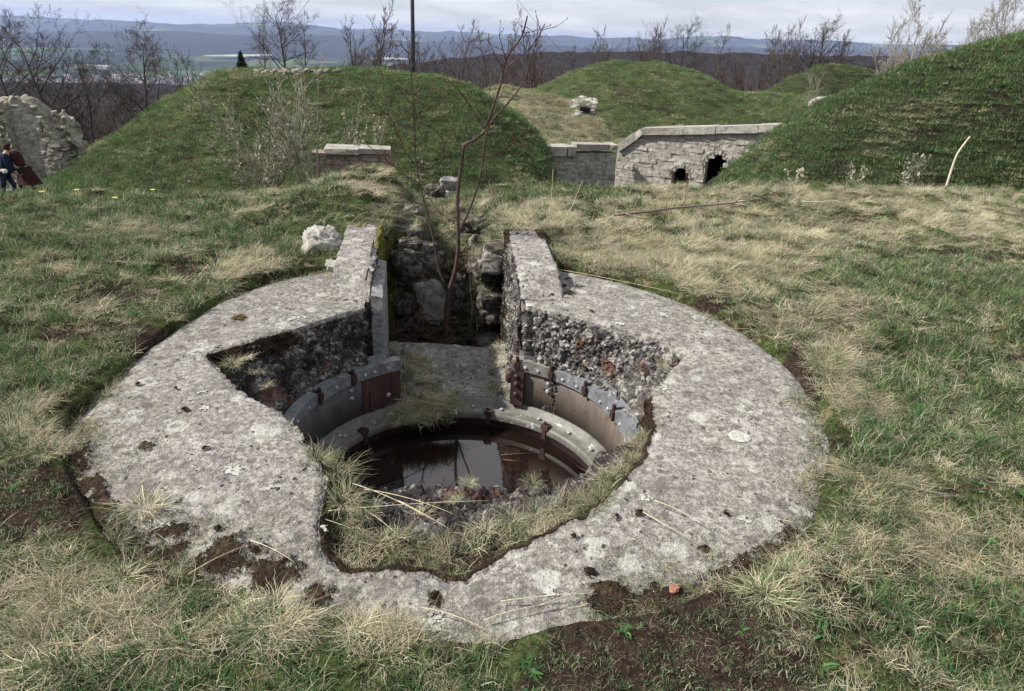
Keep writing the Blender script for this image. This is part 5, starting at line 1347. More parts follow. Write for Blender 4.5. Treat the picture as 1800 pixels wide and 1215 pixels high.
B_ = [ # main stem, leaning left fork and right fork
 ('stem', [(785, 640, 5.7), (785, 600, 5.72), (786, 545, 5.72), (788, 515, 5.70), (800, 478, 5.68), (806, 440, 5.66), (805, 400, 5.65), (804, 360, 5.65), (806, 320, 5.64), (812, 290, 5.62), (814, 262, 5.60), (816, 254, 5.6), (835, 246, 5.58), (852, 232, 5.56), (858, 215, 5.55), (868, 185, 5.53), (880, 150, 5.5), (886, 118, 5.48), (893, 95, 5.46), (915, 70, 5.43), (922, 50, 5.42), (927, 28, 5.40)], .026, .0045, TW),
 ('stem', [(806, 415, 5.66), (820, 380, 5.63), (835, 345, 5.60), (845, 305, 5.58), (850, 270, 5.56), (853, 232, 5.55), (866, 210, 5.52), (895, 180, 5.48), (910, 160, 5.45), (925, 138, 5.42), (935, 95, 5.38), (948, 60, 5.35), (958, 42, 5.33)], .012, .003, TW),
 ('stem', [(783, 505, 5.70), (770, 470, 5.70), (762, 420, 5.71), (750, 375, 5.72), (742, 340, 5.72), (735, 310, 5.73), (730, 275, 5.73), (729, 235, 5.73), (728, 190, 5.73), (724, 150, 5.74), (722, 110, 5.74), (722, 85, 5.74)], .013, .003, TW),
 ('branch', [(738, 325, 5.72), (715, 310, 5.72), (690, 290, 5.73), (665, 270, 5.74), (640, 250, 5.75)], .007, .002, TWR),
 ('branch', [(729, 290, 5.73), (715, 270, 5.70), (705, 250, 5.70), (695, 225, 5.70), (685, 205, 5.70), (676, 200, 5.70)], .006, .003, TWR),
 ('branch', [(816, 254, 5.6), (822, 235, 5.6), (828, 218, 5.6)], .012, .008, TWP),
 ('branch', [(852, 228, 5.56), (838, 205, 5.54), (822, 180, 5.53), (808, 160, 5.52), (798, 148, 5.52), (775, 140, 5.5)], .007, .002, TWR),
 ('branch', [(886, 118, 5.48), (875, 105, 5.48), (865, 85, 5.48), (854, 66, 5.48)], .006, .002, TW),
 ('branch', [(889, 105, 5.46), (882, 80, 5.46), (877, 60, 5.46)], .005, .002, TWR),
 ('branch', [(891, 118, 5.46), (905, 108, 5.45), (925, 92, 5.44), (940, 75, 5.43), (950, 45, 5.42)], .0055, .002, TW),
 ('branch', [(852, 275, 5.56), (868, 272, 5.55), (890, 258, 5.53), (912, 243, 5.52), (935, 225, 5.5)], .006, .002, TWR),
 ('branch', [(852, 275, 5.56), (840, 268, 5.56), (830, 258, 5.56)], .003, .0015, TW),
 ('branch', [(728, 185, 5.73), (715, 175, 5.72), (705, 160, 5.72), (698, 148, 5.72)], .005, .002, TWR),
 ('branch', [(729, 182, 5.73), (745, 175, 5.72), (757, 162, 5.72), (766, 148, 5.72)], .0045, .0018, TWR),
 ('branch', [(728, 200, 5.73), (745, 198, 5.73), (762, 185, 5.73)], .0035, .0015, TWR),
 ('branch', [(724, 180, 5.73), (712, 200, 5.72), (700, 202, 5.72), (684, 198, 5.72)], .004, .002, TWR),
 ('branch', [(925, 138, 5.42), (938, 142, 5.42), (952, 135, 5.42)], .0035, .0015, TWR),
 ('branch', [(868, 185, 5.53), (860, 165, 5.52), (862, 150, 5.52)], .004, .0015, TW),
 ('branch', [(806, 400, 5.65), (790, 385, 5.65), (770, 372, 5.66), (752, 345, 5.66)], .005, .002, TW),
 ('branch', [(806, 320, 5.64), (795, 300, 5.64), (790, 275, 5.64), (775, 255, 5.64)], .003, .0015, TWR),
 ('branch', [(752, 368, 5.74), (768, 388, 5.70), (786, 412, 5.66), (798, 435, 5.64), (802, 458, 5.64)], .007, .006, TWP),
 ('branch', [(824, 600, 5.55), (828, 560, 5.55), (832, 535, 5.55), (826, 510, 5.55), (828, 488, 5.55), (815, 450, 5.55)], .006, .003, TW),
 ('branch', [(790, 590, 5.6), (805, 560, 5.6), (818, 535, 5.58), (815, 500, 5.58)], .004, .002, TWR),
 ('branch', [(730, 170, 5.74), (735, 150, 5.73), (732, 130, 5.73)], .003, .0015, TWR),
 ('branch', [(676, 200, 5.70), (672, 192, 5.70), (668, 205, 5.7)], .004, .002, TWR),
 ('branch', [(780, 330, 5.6), (785, 290, 5.6), (772, 265, 5.6), (790, 240, 5.6)], .003, .0015, TWR),
 ('branch', [(722, 110, 5.74), (716, 90, 5.74), (700, 75, 5.74)], .003, .0012, TW),
 ('branch', [(700, 300, 5.74), (690, 240, 5.74), (680, 190, 5.75), (672, 140, 5.75), (670, 75, 5.75)], .004, .0015, TW),
 ('branch', [(835, 200, 5.6), (800, 150, 5.6), (785, 110, 5.6), (770, 75, 5.6)], .003, .0012, TW)]
RT_ = np.random.RandomState(9)
for nm, pts, r0, r1, mt in B_:
    mb = MB(); trace(mb, pts, r0 * .82, r1 * 1.15)
    if mt is not TWP:
        for k_ in range(max(3, len(pts))):
            f_ = RT_.uniform(.35, .97) * (len(pts) - 1); i_ = int(f_); a_ = atY(*pts[i_]); b_ = atY(*pts[i_ + 1]); c_ = a_.lerp(b_, f_ - i_)
            if c_.z < -.2: continue
            d_ = np.array((b_ - a_).normalized()) + RT_.normal(0, .75, 3); Q_ = branch_pts(tuple(c_), d_, RT_.uniform(.05, .22), 4, .14, .10, RT_); mb.tube(Q_, np.linspace(.0028, .0014, 5), 4)
            for q_ in (Q_[-1], Q_[2]): mb.tube([q_, q_ + np.array([0, 0, .006]), q_ + np.array([.001, 0, .012])], [.0022, .0036, .001], 5); mb.obj(nm, mt, sap, True)
# bramble tangle at the foot
R_ = np.random.RandomState(77); mb = MB()
for k in range(70):
    q = atY(R_.uniform(700, 860), R_.uniform(560, 640), R_.uniform(5.45, 6.0)); d = R_.normal(0, 1, 3); d[2] = abs(d[2]) * .8
    mb.tube(branch_pts(tuple(q), d, R_.uniform(.15, .5), 5, .25, -.08, R_), R_.uniform(.0015, .0035), 4)
tag(mb.obj('bramble', TWR, None, True), 'tangle of thin reddish bramble stems on the passage bottom', 'bramble')

# shrubs with pale stems before the left mound
def shrub(px, py, Y, seed, n, hpx, spread, lab, group='pale stemmed shrubs before the large mound'):
    R = np.random.RandomState(seed); q = atY(px, py, Y); top = atY(px, py - hpx, Y).z - q.z
    root = empty('shrub', tuple(q), lab, 'shrub', group)
    m1 = MB(); m2 = MB()
    for k in range(n):
        a = R.uniform(0, 2 * PI); sp = R.uniform(.05, spread); d = (math.cos(a) * sp, math.sin(a) * sp * .6, 1)
        h = top * R.uniform(.6, 1.05); P = branch_pts((q.x + R.normal(0, .06), q.y + R.normal(0, .06), q.z - .2), d, h * (1 + sp * .3), 8, .07, .01, R)
        r = h * R.uniform(.008, .013); m1.tube(P, np.linspace(r, r * .25, len(P)), 5)
        for j in range(7):
            i = R.randint(2, 8); dd = P[min(i + 1, 8)] - P[i - 1]; dd = dd / np.linalg.norm(dd) + R.normal(0, .45, 3)
            Q = branch_pts(P[i], dd, h * R.uniform(.15, .4), 4, .12, .05, R); m2.tube(Q, np.linspace(r * .45, .0025, len(Q)), 3)
            for jj in range(4):
                ii = R.randint(1, 4); d3 = Q[ii + 1 if ii < 4 else 4] - Q[ii - 1]; d3 = d3 / np.linalg.norm(d3) + R.normal(0, .5, 3)
                m2.tube(branch_pts(Q[ii], d3, h * R.uniform(.06, .16), 2, .1, .05, R), [.004, .003, .002], 3)
    m1.obj('stem', BK_PALE, root, True); m2.obj('branches', BK_PALE, root, True)
    C = np.vstack([v for v in m2.V]); k = R.choice(len(C), 260); C = C[k] + R.normal(0, .02, (260, 3)); u = R.normal(0, .014, C.shape); v = R.normal(0, .014, C.shape)
    mesh_np('foliage', np.stack([C - u, C + v, C + u, C - v], 1).reshape(-1, 3), np.arange(260 * 4).reshape(-1, 4), BUDG, False, None, root)
shrub(478, 312, 12.6, 1, 17, 165, .95, 'wide pale stemmed shrub at the left foot of the large mound')
shrub(540, 312, 12.2, 2, 9, 190, .30, 'tallest upright pale shrub left of the short brick wall')
shrub(455, 318, 12.0, 3, 9, 95, 1.3, 'low leaning pale shrub left of the wide shrub')
shrub(600, 300, 14.2, 4, 5, 120, .35, 'thin pale shrub growing by the coping of the short brick wall')
shrub(655, 290, 14.6, 6, 4, 90, .3, 'smallest thin shrub right behind the short brick wall')
shrub(1425, 195, 33, 7, 9, 60, .5, 'pale bushy shrub in front of the small far mound', 'pale shrubs on the fort banks')
shrub(1600, 322, 13.5, 8, 7, 60, .5, 'low grey green shrub at the foot of the right bank', 'pale shrubs on the fort banks')
shrub(1500, 320, 13.6, 9, 6, 55, .5, 'low pale shrub left at the foot of the right bank', 'pale shrubs on the fort banks')
shrub(1400, 322, 14.6, 10, 5, 45, .4, 'lowest thin shrub where the right bank meets the wall', 'pale shrubs on the fort banks')
# young conifer on the mound top
CON = make_plain('dark conifer needles', (.012, .022, .012), (.035, .055, .025), 20)
q = atY(426, 126, 23.5); root = empty('young_conifer', tuple(q), 'tiny dark conifer on the left top of the large mound', 'tree')
mb = MB(); mb.tube([(q.x, q.y, q.z - .2), (q.x + .02, q.y, q.z + .55)], [.03, .008], 6); mb.obj('trunk', BK_DARK, root)
R_ = np.random.RandomState(5); Vs = []
for k in range(900):
    t = R_.uniform(0, 1) ** .8; a_ = R_.uniform(0, 2 * PI); rr_ = (1 - t) * .24 * R_.uniform(.4, 1.1); c_ = np.array([q.x + rr_ * math.cos(a_), q.y + rr_ * math.sin(a_), q.z + t * .58 - rr_ * .2 + R_.normal(0, .02)])
    u = R_.normal(0, .035, 3); v = R_.normal(0, .012, 3); Vs += [c_ - u, c_ + v, c_ + u, c_ - v]
mesh_np('crown', np.array(Vs), np.arange(len(Vs)).reshape(-1, 4), CON, False, None, root)

# ------------------------------------------------------------------ loose stones
def rock(name, lab, p, r, mat, seed, flat=.7, cat='stone', scl=(1, 1, 1), rz=0.0, nu=70, nv=44, ry=0.0):
    V, F = sphere_vf(nu, nv); k = seed * 7.3
    W_ = np.sign(V) * np.abs(V) ** (.48 if name == 'stone' else .75)
    n = fbm(W_[:, 0] * 1.2 + k, W_[:, 1] * 1.2 + W_[:, 2] * 1.5, 4, 7) * .9 + fbm(W_[:, 0] * 5 + W_[:, 2] * 4 + k, W_[:, 1] * 5 - W_[:, 2] * 3, 4, 9) * .30
    W_ = W_ * (1 + n)[:, None] * np.array([r * scl[0], r * scl[1], r * flat * scl[2]])
    cy, sy = math.cos(ry), math.sin(ry); W_ = W_ @ np.array([[cy, 0, -sy], [0, 1, 0], [sy, 0, cy]])
    c_, s_ = math.cos(rz), math.sin(rz); W_ = W_ @ np.array([[c_, s_, 0], [-s_, c_, 0], [0, 0, 1]])
    o = mesh_np(name, W_, F, mat, True); o.location = p; return tag(o, lab, cat)
q = atz(568, 436, .07); rock('boulder', 'white limestone boulder leaning against the left trench wall', tuple(q + Vector((0, .02, .0))), .15, WHITE, 8, .95, rz=.5, scl=(1.05, .9, 1))
q = atz(585, 468, .02); rock('stone', 'small pale stone below the white boulder', tuple(q), .05, WHITE, 4)
q = atz(1185, 1036, .02); rock('pebble', 'small orange pebble lying on the near right of the ring', tuple(q), .015, make_plain('orange stone', (.24, .11, .07), (.36, .18, .11), 40), 5)
q = atz(1262, 966, .02)
LSL = make_stone('leaning grey slab', (.22, .21, .20), (.09, .085, .085), (.38, .37, .35), 8, .01, False)
rock('slab', 'broken grey slab leaning in the passage behind the sapling stem', tuple(atY(762, 530, 5.75)), .15, LSL, 6, 1.3, scl=(.85, .35, 1), ry=-.35, rz=.2)
rock('stone', 'upright pale stone at the right of the sapling foot', tuple(atY(803, 517, 5.95)), .12, GSTONE, 7, 1.5, scl=(.62, .5, 1), ry=.12)
k = 0
for px, py, Y, r, mt, lab in ((738, 455, 6.0, .30, GSTONE, 'lichened block low on the left side of the passage'),
                           (765, 335, 7.8, .15, GSTONE, 'pale pitted stone at the end of the passage'), (790, 322, 8.2, .17, LSL, 'squared grey stone at the right end of the passage'),
                           (782, 342, 7.9, .09, WHITE, 'small white stone between the blocks at the passage end'), (848, 470, 5.95, .20, GSTONE, 'stone beside the right trench wall end'),
                           (720, 430, 5.9, .16, GSTONE, 'stone jammed behind the left trench wall'), (835, 395, 6.8, .2, GSTONE, 'stone half buried in the right bank')):
    k += 1; rock('stone', lab, tuple(atY(px, py, Y)), r * .56, mt, 10 + k, .8, rz=k * 1.1, scl=(1.2, 1, .9))

def rubble_bank(lab, x_of, y0, y1, seed):
    R = np.random.RandomState(seed); p0 = (x_of(6.2), 6.2, -.2); root = empty('rubble_wall', p0, lab, 'wall'); m1 = MB(); m2 = MB()
    for _ in range(75):
        y = y0 + (y1 - y0) * R.uniform(0, 1) ** 1.4; zt = -.06 - .05 * (y - y0); z = R.uniform(-1.1, zt); V0, F0 = sphere_vf(14, 9); k = R.uniform(0, 60)
        V0 = np.sign(V0) * np.abs(V0) ** .45; V0 *= (1 + fbm(V0[:, 0] * 1.5 + k, V0[:, 1] * 1.5 + V0[:, 2], 3, 5) * .5)[:, None]; V0 = V0 * np.array([.11, R.uniform(.07, .15), R.uniform(.04, .085)])
        V0 = V0 @ np.array(Matrix.Rotation(R.normal(0, .5), 3, 'Z') @ Matrix.Rotation(R.normal(0, .22), 3, 'X')).T
        (m1 if R.uniform() < .8 else m2).add(V0 + np.array([x_of(y) + R.normal(0, .03), y, z]), F0)
    m1.obj('masonry', GSTONE, root, True); m2.obj('pale_stones', STONE2, root, True); return root
STONE2 = make_stone('pale lichened rubble', (.30, .28, .25), (.07, .06, .055), (.56, .54, .50), 10, .02, False)
rb_ = rubble_bank('crumbling dry stone side of the passage continuing behind the left trench wall', lambda y: float(trench_cx(np.array(y))) - .40, 5.75, 7.9, 3)
rubble_bank('crumbling dry stone side of the passage continuing behind the right trench wall', lambda y: float(trench_cx(np.array(y))) + .40, 5.82, 7.9, 4)
YM = make_stone('yellow green moss', (.10, .095, .028), (.035, .028, .012), (.21, .19, .055), 9, .03, False)
u_, w_ = np.meshgrid(np.linspace(0, 1, 50), np.linspace(0, 1, 90), indexing='ij')
X_ = -1.16 + .16 * u_ + .05 * fbm(u_ * 5, w_ * 9, 4, 55); Y_ = 5.62 + .42 * u_ - .10 * fbm(u_ * 4 + 9, w_ * 6, 4, 56); Z_ = -1.6 + 1.62 * w_ + .05 * fbm(u_ * 6, w_ * 3, 3, 57)
mesh_np('moss', np.stack([X_, Y_, Z_], -1).reshape(-1, 3), gridF(50, 90), YM, True, None, rb_)
# sticks
def stick(name, lab, pts, r0, r1, mat, cat='stick', subs=()):
    root = empty(name, tuple(atY(*pts[0])), lab, cat); mb = MB(); trace(mb, pts, r0, r1); mb.obj('stem', mat, root, True)
    for sp in subs:
        mb = MB(); trace(mb, sp, r1 * 1.5, r1 * .6); mb.obj('twig', mat, root, True)
    return root
stick('stake', 'bleached curved stick standing up before the right bank', [(1662, 332, 9.6), (1672, 300, 9.6), (1682, 270, 9.6), (1705, 240, 9.6)], .017, .010, TWP)
stick('fallen_branch', 'long dark dead branch lying on the meadow right of the sapling', [(1080, 378, 6.9), (1130, 373, 6.95), (1180, 366, 7.0), (1230, 362, 7.1), (1290, 357, 7.2), (1345, 348, 7.3)], .014, .006, TW,
      subs=([(1100, 376, 6.9), (1130, 385, 6.8), (1170, 378, 6.8)], [(1225, 362, 7.1), (1240, 375, 7.0), (1245, 385, 7.0)], [(1290, 357, 7.2), (1300, 350, 7.2), (1320, 350, 7.2)]))
stick('dead_stick', 'bleached thin stick lying in the grass on the right meadow', [(1410, 354, 7.9), (1440, 356, 7.9), (1465, 352, 8.0), (1485, 358, 8.0)], .007, .004, TWP)
R_ = np.random.RandomState(12)
for i, (px, lab) in enumerate(((1168, 'red brown dead stalk left of the fallen branch'), (1200, 'second dead stalk over the fallen branch'), (1262, 'dead stalk by the middle of the fallen branch'), (965, 'thin dead stalk at the top of the right trench wall'), (1000, 'pale dead stalk right of the trench wall end'))):
    q = atz(px, 385 - (i % 3) * 8, .02); P_ = branch_pts(tuple(q), (R_.normal(0, .12), 0, 1), R_.uniform(.3, .5), 6, .06, .0, R_); mb = MB(); mb.tube(P_, np.linspace(.004, .0015, 7), 5)
    o = mb.obj('dead_stalk', TWR if i < 3 else TWP, None, True); tag(o, lab, 'stalk', 'dead stalks standing in the meadow')
# single straws lying over the ring and the lip, one loose layer
mb = MB()
for (x0, y0, x1, y1, z) in ((640, 860, 800, 905, -.03), (560, 900, 860, 880, -.02), (700, 880, 790, 930, -.03), (880, 1057, 1050, 1043, .02), (930, 1072, 1040, 1035, .02), (850, 1090, 980, 1060, .02), (1130, 900, 1220, 950, .02), (620, 850, 760, 915, -.03),
                            (600, 870, 700, 940, -.04), (740, 1068, 860, 1110, .02), (960, 470, 1210, 520, .03), (655, 700, 800, 715, -.70), (1150, 880, 1240, 925, .02), (440, 950, 520, 990, .02), (330, 1010, 430, 960, .02), (1240, 1050, 1190, 1120, .03), (520, 900, 620, 930, -.02)):
    a_ = atz(x0, y0, z); b_ = atz(x1, y1, z); m_ = (a_ + b_) / 2 + Vector((R_.normal(0, .01), R_.normal(0, .01), .02)); P_ = [tuple(a_ * (1 - t) ** 2 + m_ * 2 * t * (1 - t) + b_ * t * t) for t in np.linspace(0, 1, 8)]
    mb.tube(P_, np.linspace(.0022, .001, 8), 4)
tag(mb.obj('loose_straw', make_plain('dry straw', (.42, .36, .23), (.60, .54, .38), 30), None, True), 'single dry straws lying across the concrete', 'straw', kind='stuff')

# twigs floating on the water
for pts, lab in (([(622, 790), (650, 775), (690, 760), (705, 755)], 'thin straight twig floating at the left rim of the water'), ([(645, 772), (650, 790), (642, 800), (655, 808)], 'crooked twig floating at the left of the water'),
                 ([(880, 800), (905, 798), (935, 797)], 'short twig floating at the right of the water'), ([(885, 808), (920, 812)], 'shortest twig floating nearest the right side of the water'), ([(700, 752), (730, 748), (770, 745)], 'twig lying on the water below the overhanging straw')):
    mb = MB(); P_ = [tuple(atz(px, py, Z_W + .005)) for px, py in pts]; mb.tube(P_, .0028, 5); tag(mb.obj('twig', TWR, None, True), lab, 'twig', 'twigs floating on the brown water')

# ------------------------------------------------------------------ lichens and moss cushions on the ring (parts of the pit)
LICH = make_plain('pale lichen', (.24, .235, .215), (.46, .46, .42), 70, 1.0, .003)
MOSSC = make_plain('dark moss cushion', (.018, .012, .010), (.05, .035, .022), 80, 1.0, .01)
MOSSG = make_plain('olive moss cushion', (.05, .035, .015), (.11, .09, .03), 80, 1.0, .01)
def crust(name, px, py, rx, mat, h=.004, seed=0, ragged=.45, z=.012, ring=False, par=pit):
    z0_ = z
    if z is None: z0_ = .0; 
    for _ in range(3):
        q = atz(px, py, z0_)
        if z is None: z0_ = top_h(q.x, q.y)
    z = z0_ - .0005
    R = np.random.RandomState(seed); n = 56; m_ = 14; V = []; F = []
    for i in range(m_):
        t = i / (m_ - 1)
        for j in range(n):
            a_ = 2 * PI * j / n; k = 1 + ragged * float(fbm(np.array(math.cos(a_) * 1.6 + seed), np.array(math.sin(a_) * 1.6), 3, seed)) * 1.6
            r_ = rx * t * k; zz = h * (1 - t ** 2) * (.6 + .8 * R.uniform()) + (h * .7 if ring and .6 < t < .95 else 0)
            X_ = q.x + r_ * math.cos(a_); Y_ = q.y + r_ * math.sin(a_); V.append([X_, Y_, (top_h(X_, Y_) if z < .06 else z) + zz + .0022])
    Va = np.array(V); e_ = fbm(Va[:, 0] * 75 + seed, Va[:, 1] * 75, 3, 5) * 2.6 + .55
    for i in range(m_ - 1):
        for j in range(n):
            if not ring and e_[i * n + j] < (i / m_): continue
            F.append([i * n + j, (i + 1) * n + j, (i + 1) * n + (j + 1) % n, i * n + (j + 1) % n])
    return mesh_np(name, V, F, mat, True, None, par)
for i, (px, py, r) in enumerate(((412, 826, .050), (358, 689, .030), (362, 718, .035), (285, 866, .04), (285, 929, .03), (966, 1038, .035), (760, 1090, .045), (1300, 768, .052), (1135, 875, .03), (568, 927, .024), (1165, 553, .055), (1168, 680, .045), (520, 560, .05), (985, 527, .035), (480, 856, .035), (1310, 915, .03), (1090, 570, .04))):
    o = crust('lichen_patch', px, py, r * (.9 if i != 7 else 1), LICH, .0012 if i != 7 else .003, 30 + i, .9 if i != 7 else .08, None, ring=(i == 7))
for i, (px, py, r, mt) in enumerate(((323, 723, .035, MOSSC), (420, 559, .05, MOSSG), (385, 930, .022, MOSSC), (765, 1052, .032, MOSSC), (1240, 966, .028, MOSSC), (1125, 903, .024, MOSSC), (1275, 907, .020, MOSSC), (1040, 1010, .022, MOSSC), (1035, 1005, .018, MOSSC), (1085, 910, .02, MOSSC), (1000, 492, .035, MOSSC), (1002, 515, .04, MOSSC),
                                    (970, 520, .03, MOSSC), (990, 503, .03, MOSSC), (1040, 549, .022, MOSSC), (475, 710, .035, MOSSC), (935, 425, .03, MOSSC), (905, 430, .02, MOSSC), (1320, 590, .018, MOSSC), (310, 685, .016, MOSSC), (243, 677, .018, MOSSC), (360, 790, .018, MOSSC), (1095, 1040, .025, MOSSC), (1072, 1036, .02, MOSSC), (1008, 945, .02, MOSSC))):
    crust('moss_cushion', px, py, r, mt, .012, 70 + i, .9, .10 if py < 440 and px > 890 else None)


# ------------------------------------------------------------------ two walkers
SKIN = make_plain('skin', (.40, .24, .17), (.48, .30, .22), 10, .6)
HAIRM = make_plain('dark red brown hair', (.03, .014, .010), (.07, .028, .018), 40)
HAIRB = make_plain('dark hair', (.015, .012, .010), (.035, .026, .020), 40)
COATR = make_plain('dark red coat', (.024, .010, .010), (.045, .015, .015), 9)
COATB = make_plain('blue jacket', (.007, .012, .030), (.012, .022, .055), 9)
NAVY = make_plain('navy trousers', (.012, .014, .03), (.025, .03, .055), 9)
SHOE = make_plain('dark shoes', (.015, .012, .010), (.04, .03, .025), 20)
BAGM = make_plain('white bag', (.6, .6, .58), (.75, .75, .72), 20)
def skin_mesh(name, joints, edges, mat, parent, sub=2):
    me = bpy.data.meshes.new(name); names = list(joints)
    me.from_pydata([joints[n][0] for n in names], [(names.index(a), names.index(b)) for a, b in edges], [])
    o = bpy.data.objects.new(name, me); COL.objects.link(o)
    md = o.modifiers.new('skin', 'SKIN'); 
    if not me.skin_vertices: 
        bpy.context.view_layer.objects.active = o
    sv = me.skin_vertices[0].data if me.skin_vertices else None
    if sv is None: return o
    for i, n in enumerate(names):
        r = joints[n][1]; sv[i].radius = r if isinstance(r, tuple) else (r, r)
    sv[0].use_root = True; md.use_smooth_shade = True
    s2 = o.modifiers.new('sub', 'SUBSURF'); s2.levels = sub; s2.render_levels = sub
    me.materials.append(mat); o.parent = parent; return o
def person(loc, rz, lab, jacket, trousers, hair, lean, long_coat, seed, armf):
    root = empty('person', loc, lab, 'person'); root.rotation_euler = (0, 0, rz)
    c, s_ = math.cos(lean), math.sin(lean)
    def up(h, fwd=0, side=0):     # point h above the hips on the leaning trunk; forward = +x
        return (s_ * h + c * fwd, side, .92 + c * h - s_ * fwd)
    J = {'hip': ((0, 0, .92), (.13, .10)), 'waist': (up(.18), (.12, .09)), 'chest': (up(.38), (.15, .11)), 'neckb': (up(.52), (.07, .07)), 'neck': (up(.60, .02), .05), 'head': (up(.70, .04), (.085, .095)), 'crown': (up(.80, .04), (.065, .075)), 'nose': (up(.69, .13), .018)}
    E = [('hip', 'waist'), ('waist', 'chest'), ('chest', 'neckb'), ('neckb', 'neck'), ('neck', 'head'), ('head', 'crown'), ('head', 'nose')]
    for sd, S in ((-1, 'l'), (1, 'r')):
        J['sh' + S] = (up(.48, 0, .18 * sd), .06); e = up(.24, armf[0], .24 * sd); J['el' + S] = (e, .042); w = up(.02, armf[1], .20 * sd); J['wr' + S] = (w, .028)
        pm = (w[0] + .05, w[1], w[2] - .06); J['pm' + S] = (pm, (.036, .018))
        E += [('neckb', 'sh' + S), ('sh' + S, 'el' + S), ('el' + S, 'wr' + S), ('wr' + S, 'pm' + S)]
        for f in range(4):
            a = (pm[0] + .035, pm[1] + (-.027 + f * .018), pm[2] - .04); b = (a[0] + .01, a[1], a[2] - .035 + .006 * abs(f - 1.5)); J['f%d%s' % (f, S)] = (a, .009); J['g%d%s' % (f, S)] = (b, .007); E += [('pm' + S, 'f%d%s' % (f, S)), ('f%d%s' % (f, S), 'g%d%s' % (f, S))]
        t = (pm[0] + .03, pm[1] - sd * .045, pm[2] + .0); J['th' + S] = (t, .010); E.append(('pm' + S, 'th' + S))
        st = .12 * sd; J['tg' + S] = ((.01, .095 * sd, .84), .085); J['kn' + S] = ((.05 + st, .10 * sd, .48), .055); J['an' + S] = ((st, .10 * sd, .09), .038); J['to' + S] = ((st + .16, .11 * sd, .035), (.04, .028))
        E += [('hip', 'tg' + S), ('tg' + S, 'kn' + S), ('kn' + S, 'an' + S), ('an' + S, 'to' + S)]
    body = skin_mesh('body', J, E, SKIN, root)
    g = 1.22
    def sub(keys, fac, mat, nm):
        jj = {k: (J[k][0], tuple(v * fac for v in (J[k][1] if isinstance(J[k][1], tuple) else (J[k][1],) * 2))) for k in keys}
        return skin_mesh(nm, jj, [e for e in E if e[0] in keys and e[1] in keys], mat, root)
    sub(['hip', 'waist', 'chest', 'neckb', 'shl', 'ell', 'wrl', 'shr', 'elr', 'wrr'], 1.3, jacket, 'jacket')
    sub(['hip', 'tgl', 'knl', 'anl', 'tgr', 'knr', 'anr'], 1.22, trousers, 'trousers')
    for S in 'lr': 
        a = J['an' + S][0]; b_ = J['to' + S][0]
        skin_mesh('shoe', {'a': ((a[0] - .03, a[1], .05), (.05, .05)), 'm': (((a[0] + b_[0]) / 2, a[1], .05), (.055, .045)), 'b': ((b_[0] + .02, b_[1], .04), (.045, .035))}, [('a', 'm'), ('m', 'b')], SHOE, root)
    if long_coat:   # flared skirt of the coat
        mb = MB(); rings = []
        for k in range(9):
            t = k / 8; z = .98 - .52 * t; r = .17 + .16 * t; cx_ = -.02 - .12 * t
            rings.append([(cx_ + r * math.cos(a) * (1 + .06 * math.sin(5 * a + k * .4)), r * .85 * math.sin(a) * (1 + .06 * math.cos(7 * a)), z) for a in np.linspace(0, 2 * PI, 25)[:-1]])
        V = np.array(rings).reshape(-1, 3); F = [[k * 24 + j, (k + 1) * 24 + j, (k + 1) * 24 + (j + 1) % 24, k * 24 + (j + 1) % 24] for k in range(8) for j in range(24)]
        mesh_np('coat_skirt', V, F, jacket, True, None, root)
    # hair cap
    V, F = sphere_vf(20, 14); h = up(.735, .015); V = V * np.array([.112, .098, .115]); k = (V[:, 0] > .045) & (V[:, 2] < .05)
    V[k, 0] *= .62; V = V + fbm(V[:, 0] * 40, V[:, 1] * 40 + V[:, 2] * 40, 2, seed)[:, None] * .012
    if long_coat: V[V[:, 2] < -.02, 2] *= 1.7
    mesh_np('hair', V + np.array(h), F, hair, True, None, root)
    # eyes and mouth
    mb = MB(); 
    for sd in (-1, 1): dome(mb, up(.715, .118, .032 * sd), .011, up(0, 1) and (c, 0, -s_))
    mb.obj('eyes', HAIRB, root, True)
    return root
q = atY(24, 258, 18.4)
P1 = person((q.x + .12, q.y, q.z - 1.36), PI * .93, 'stooping person in a dark red coat and navy trousers before the ruined masonry', COATR, NAVY, HAIRM, .62, True, 1, (.10, .22)); P1.scale = (.88, .88, .88)
q = atY(-6, 258, 17.9)
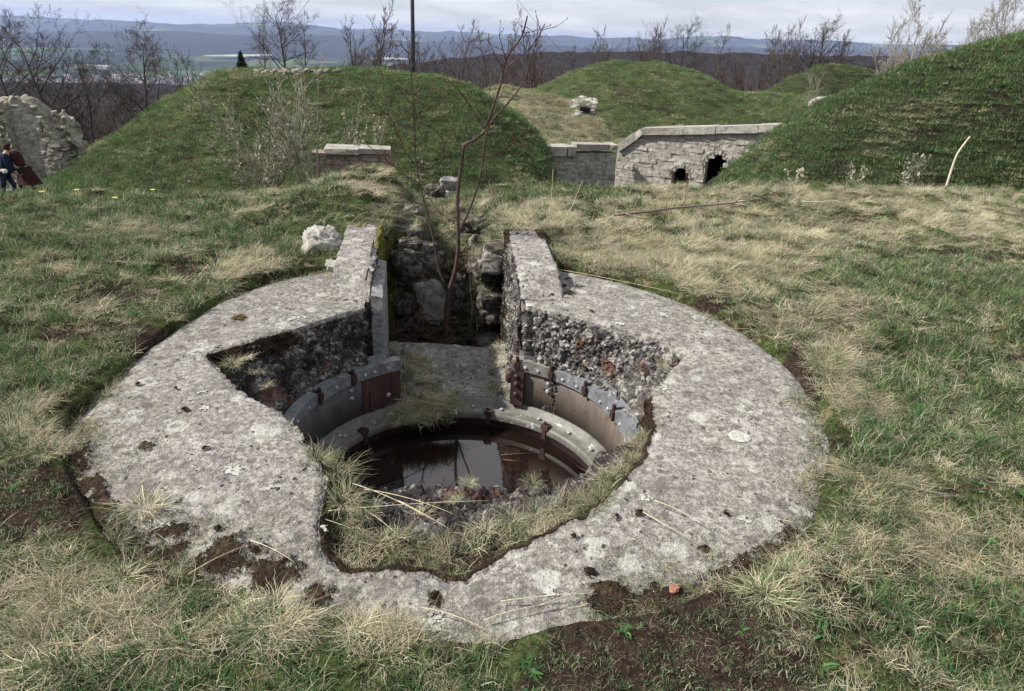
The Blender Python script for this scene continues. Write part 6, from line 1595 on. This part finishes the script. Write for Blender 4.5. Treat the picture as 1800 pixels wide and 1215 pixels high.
P2 = person((q.x, q.y, q.z - 1.42), rad(25), 'person in a blue jacket cut off by the left edge of the picture', COATB, NAVY, HAIRB, .35, False, 2, (.12, .26)); P2.scale = (.88, .88, .88)
q = atY(8, 301, 17.6); rock('bag', 'small white bag held by the person in blue', tuple(q), .05, BAGM, 31, 1.1, cat='bag')

# small yellow and white flowers in the turf
FLY = make_plain('yellow petals', (.70, .58, .08), (.85, .75, .15), 50)
fl_i = 0
for px, py, lab in ((78, 355, 'yellow flower at the left in the meadow'), (268, 333, 'yellow flower before the left slope of the large mound'), (136, 340, 'yellow flower right of the ruined masonry'), (205, 365, 'lone yellow flower in the left meadow')):
    q = atz(px, py, 0); zz = float(ground_h(np.array([q.x]), np.array([q.y]))[0]); root = empty('flower', (q.x, q.y, zz), lab, 'flower', 'yellow flowers in the left meadow')
    mb = MB()
    for k in range(8):
        a = k * PI / 4; mb.add([[q.x, q.y, zz + .10], [q.x + .022 * math.cos(a - .3), q.y + .022 * math.sin(a - .3), zz + .108], [q.x + .032 * math.cos(a), q.y + .032 * math.sin(a), zz + .106], [q.x + .022 * math.cos(a + .3), q.y + .022 * math.sin(a + .3), zz + .108]], [[0, 1, 2, 3]])
    mb.obj('petals', FLY, root); mb = MB(); mb.tube([(q.x, q.y, zz - .02), (q.x, q.y, zz + .1)], .003, 4); mb.obj('stem', GRASS, root)

# ------------------------------------------------------------------ haze
hz = NT('haze air')
pv = N(hz.t, 'ShaderNodeVolumePrincipled'); pv.inputs['Color'].default_value = (.50, .62, .95, 1); pv.inputs['Density'].default_value = .000055
pv.inputs['Anisotropy'].default_value = .15
hz.L(pv.outputs[0], hz.out.inputs['Volume'])
mb = MB(); mb.box((0, 7000, -110), (44000, 24000, 420)); ho = mb.obj('haze', hz.m); tag(ho, 'thin blue haze in the air over the valley', 'haze', kind='stuff')

for _o in [o for o in COL.objects if o.type == 'EMPTY' and o.parent is None and not o.name.startswith(('bare_tree', 'pale_tree', 'person'))]: adopt(_o)
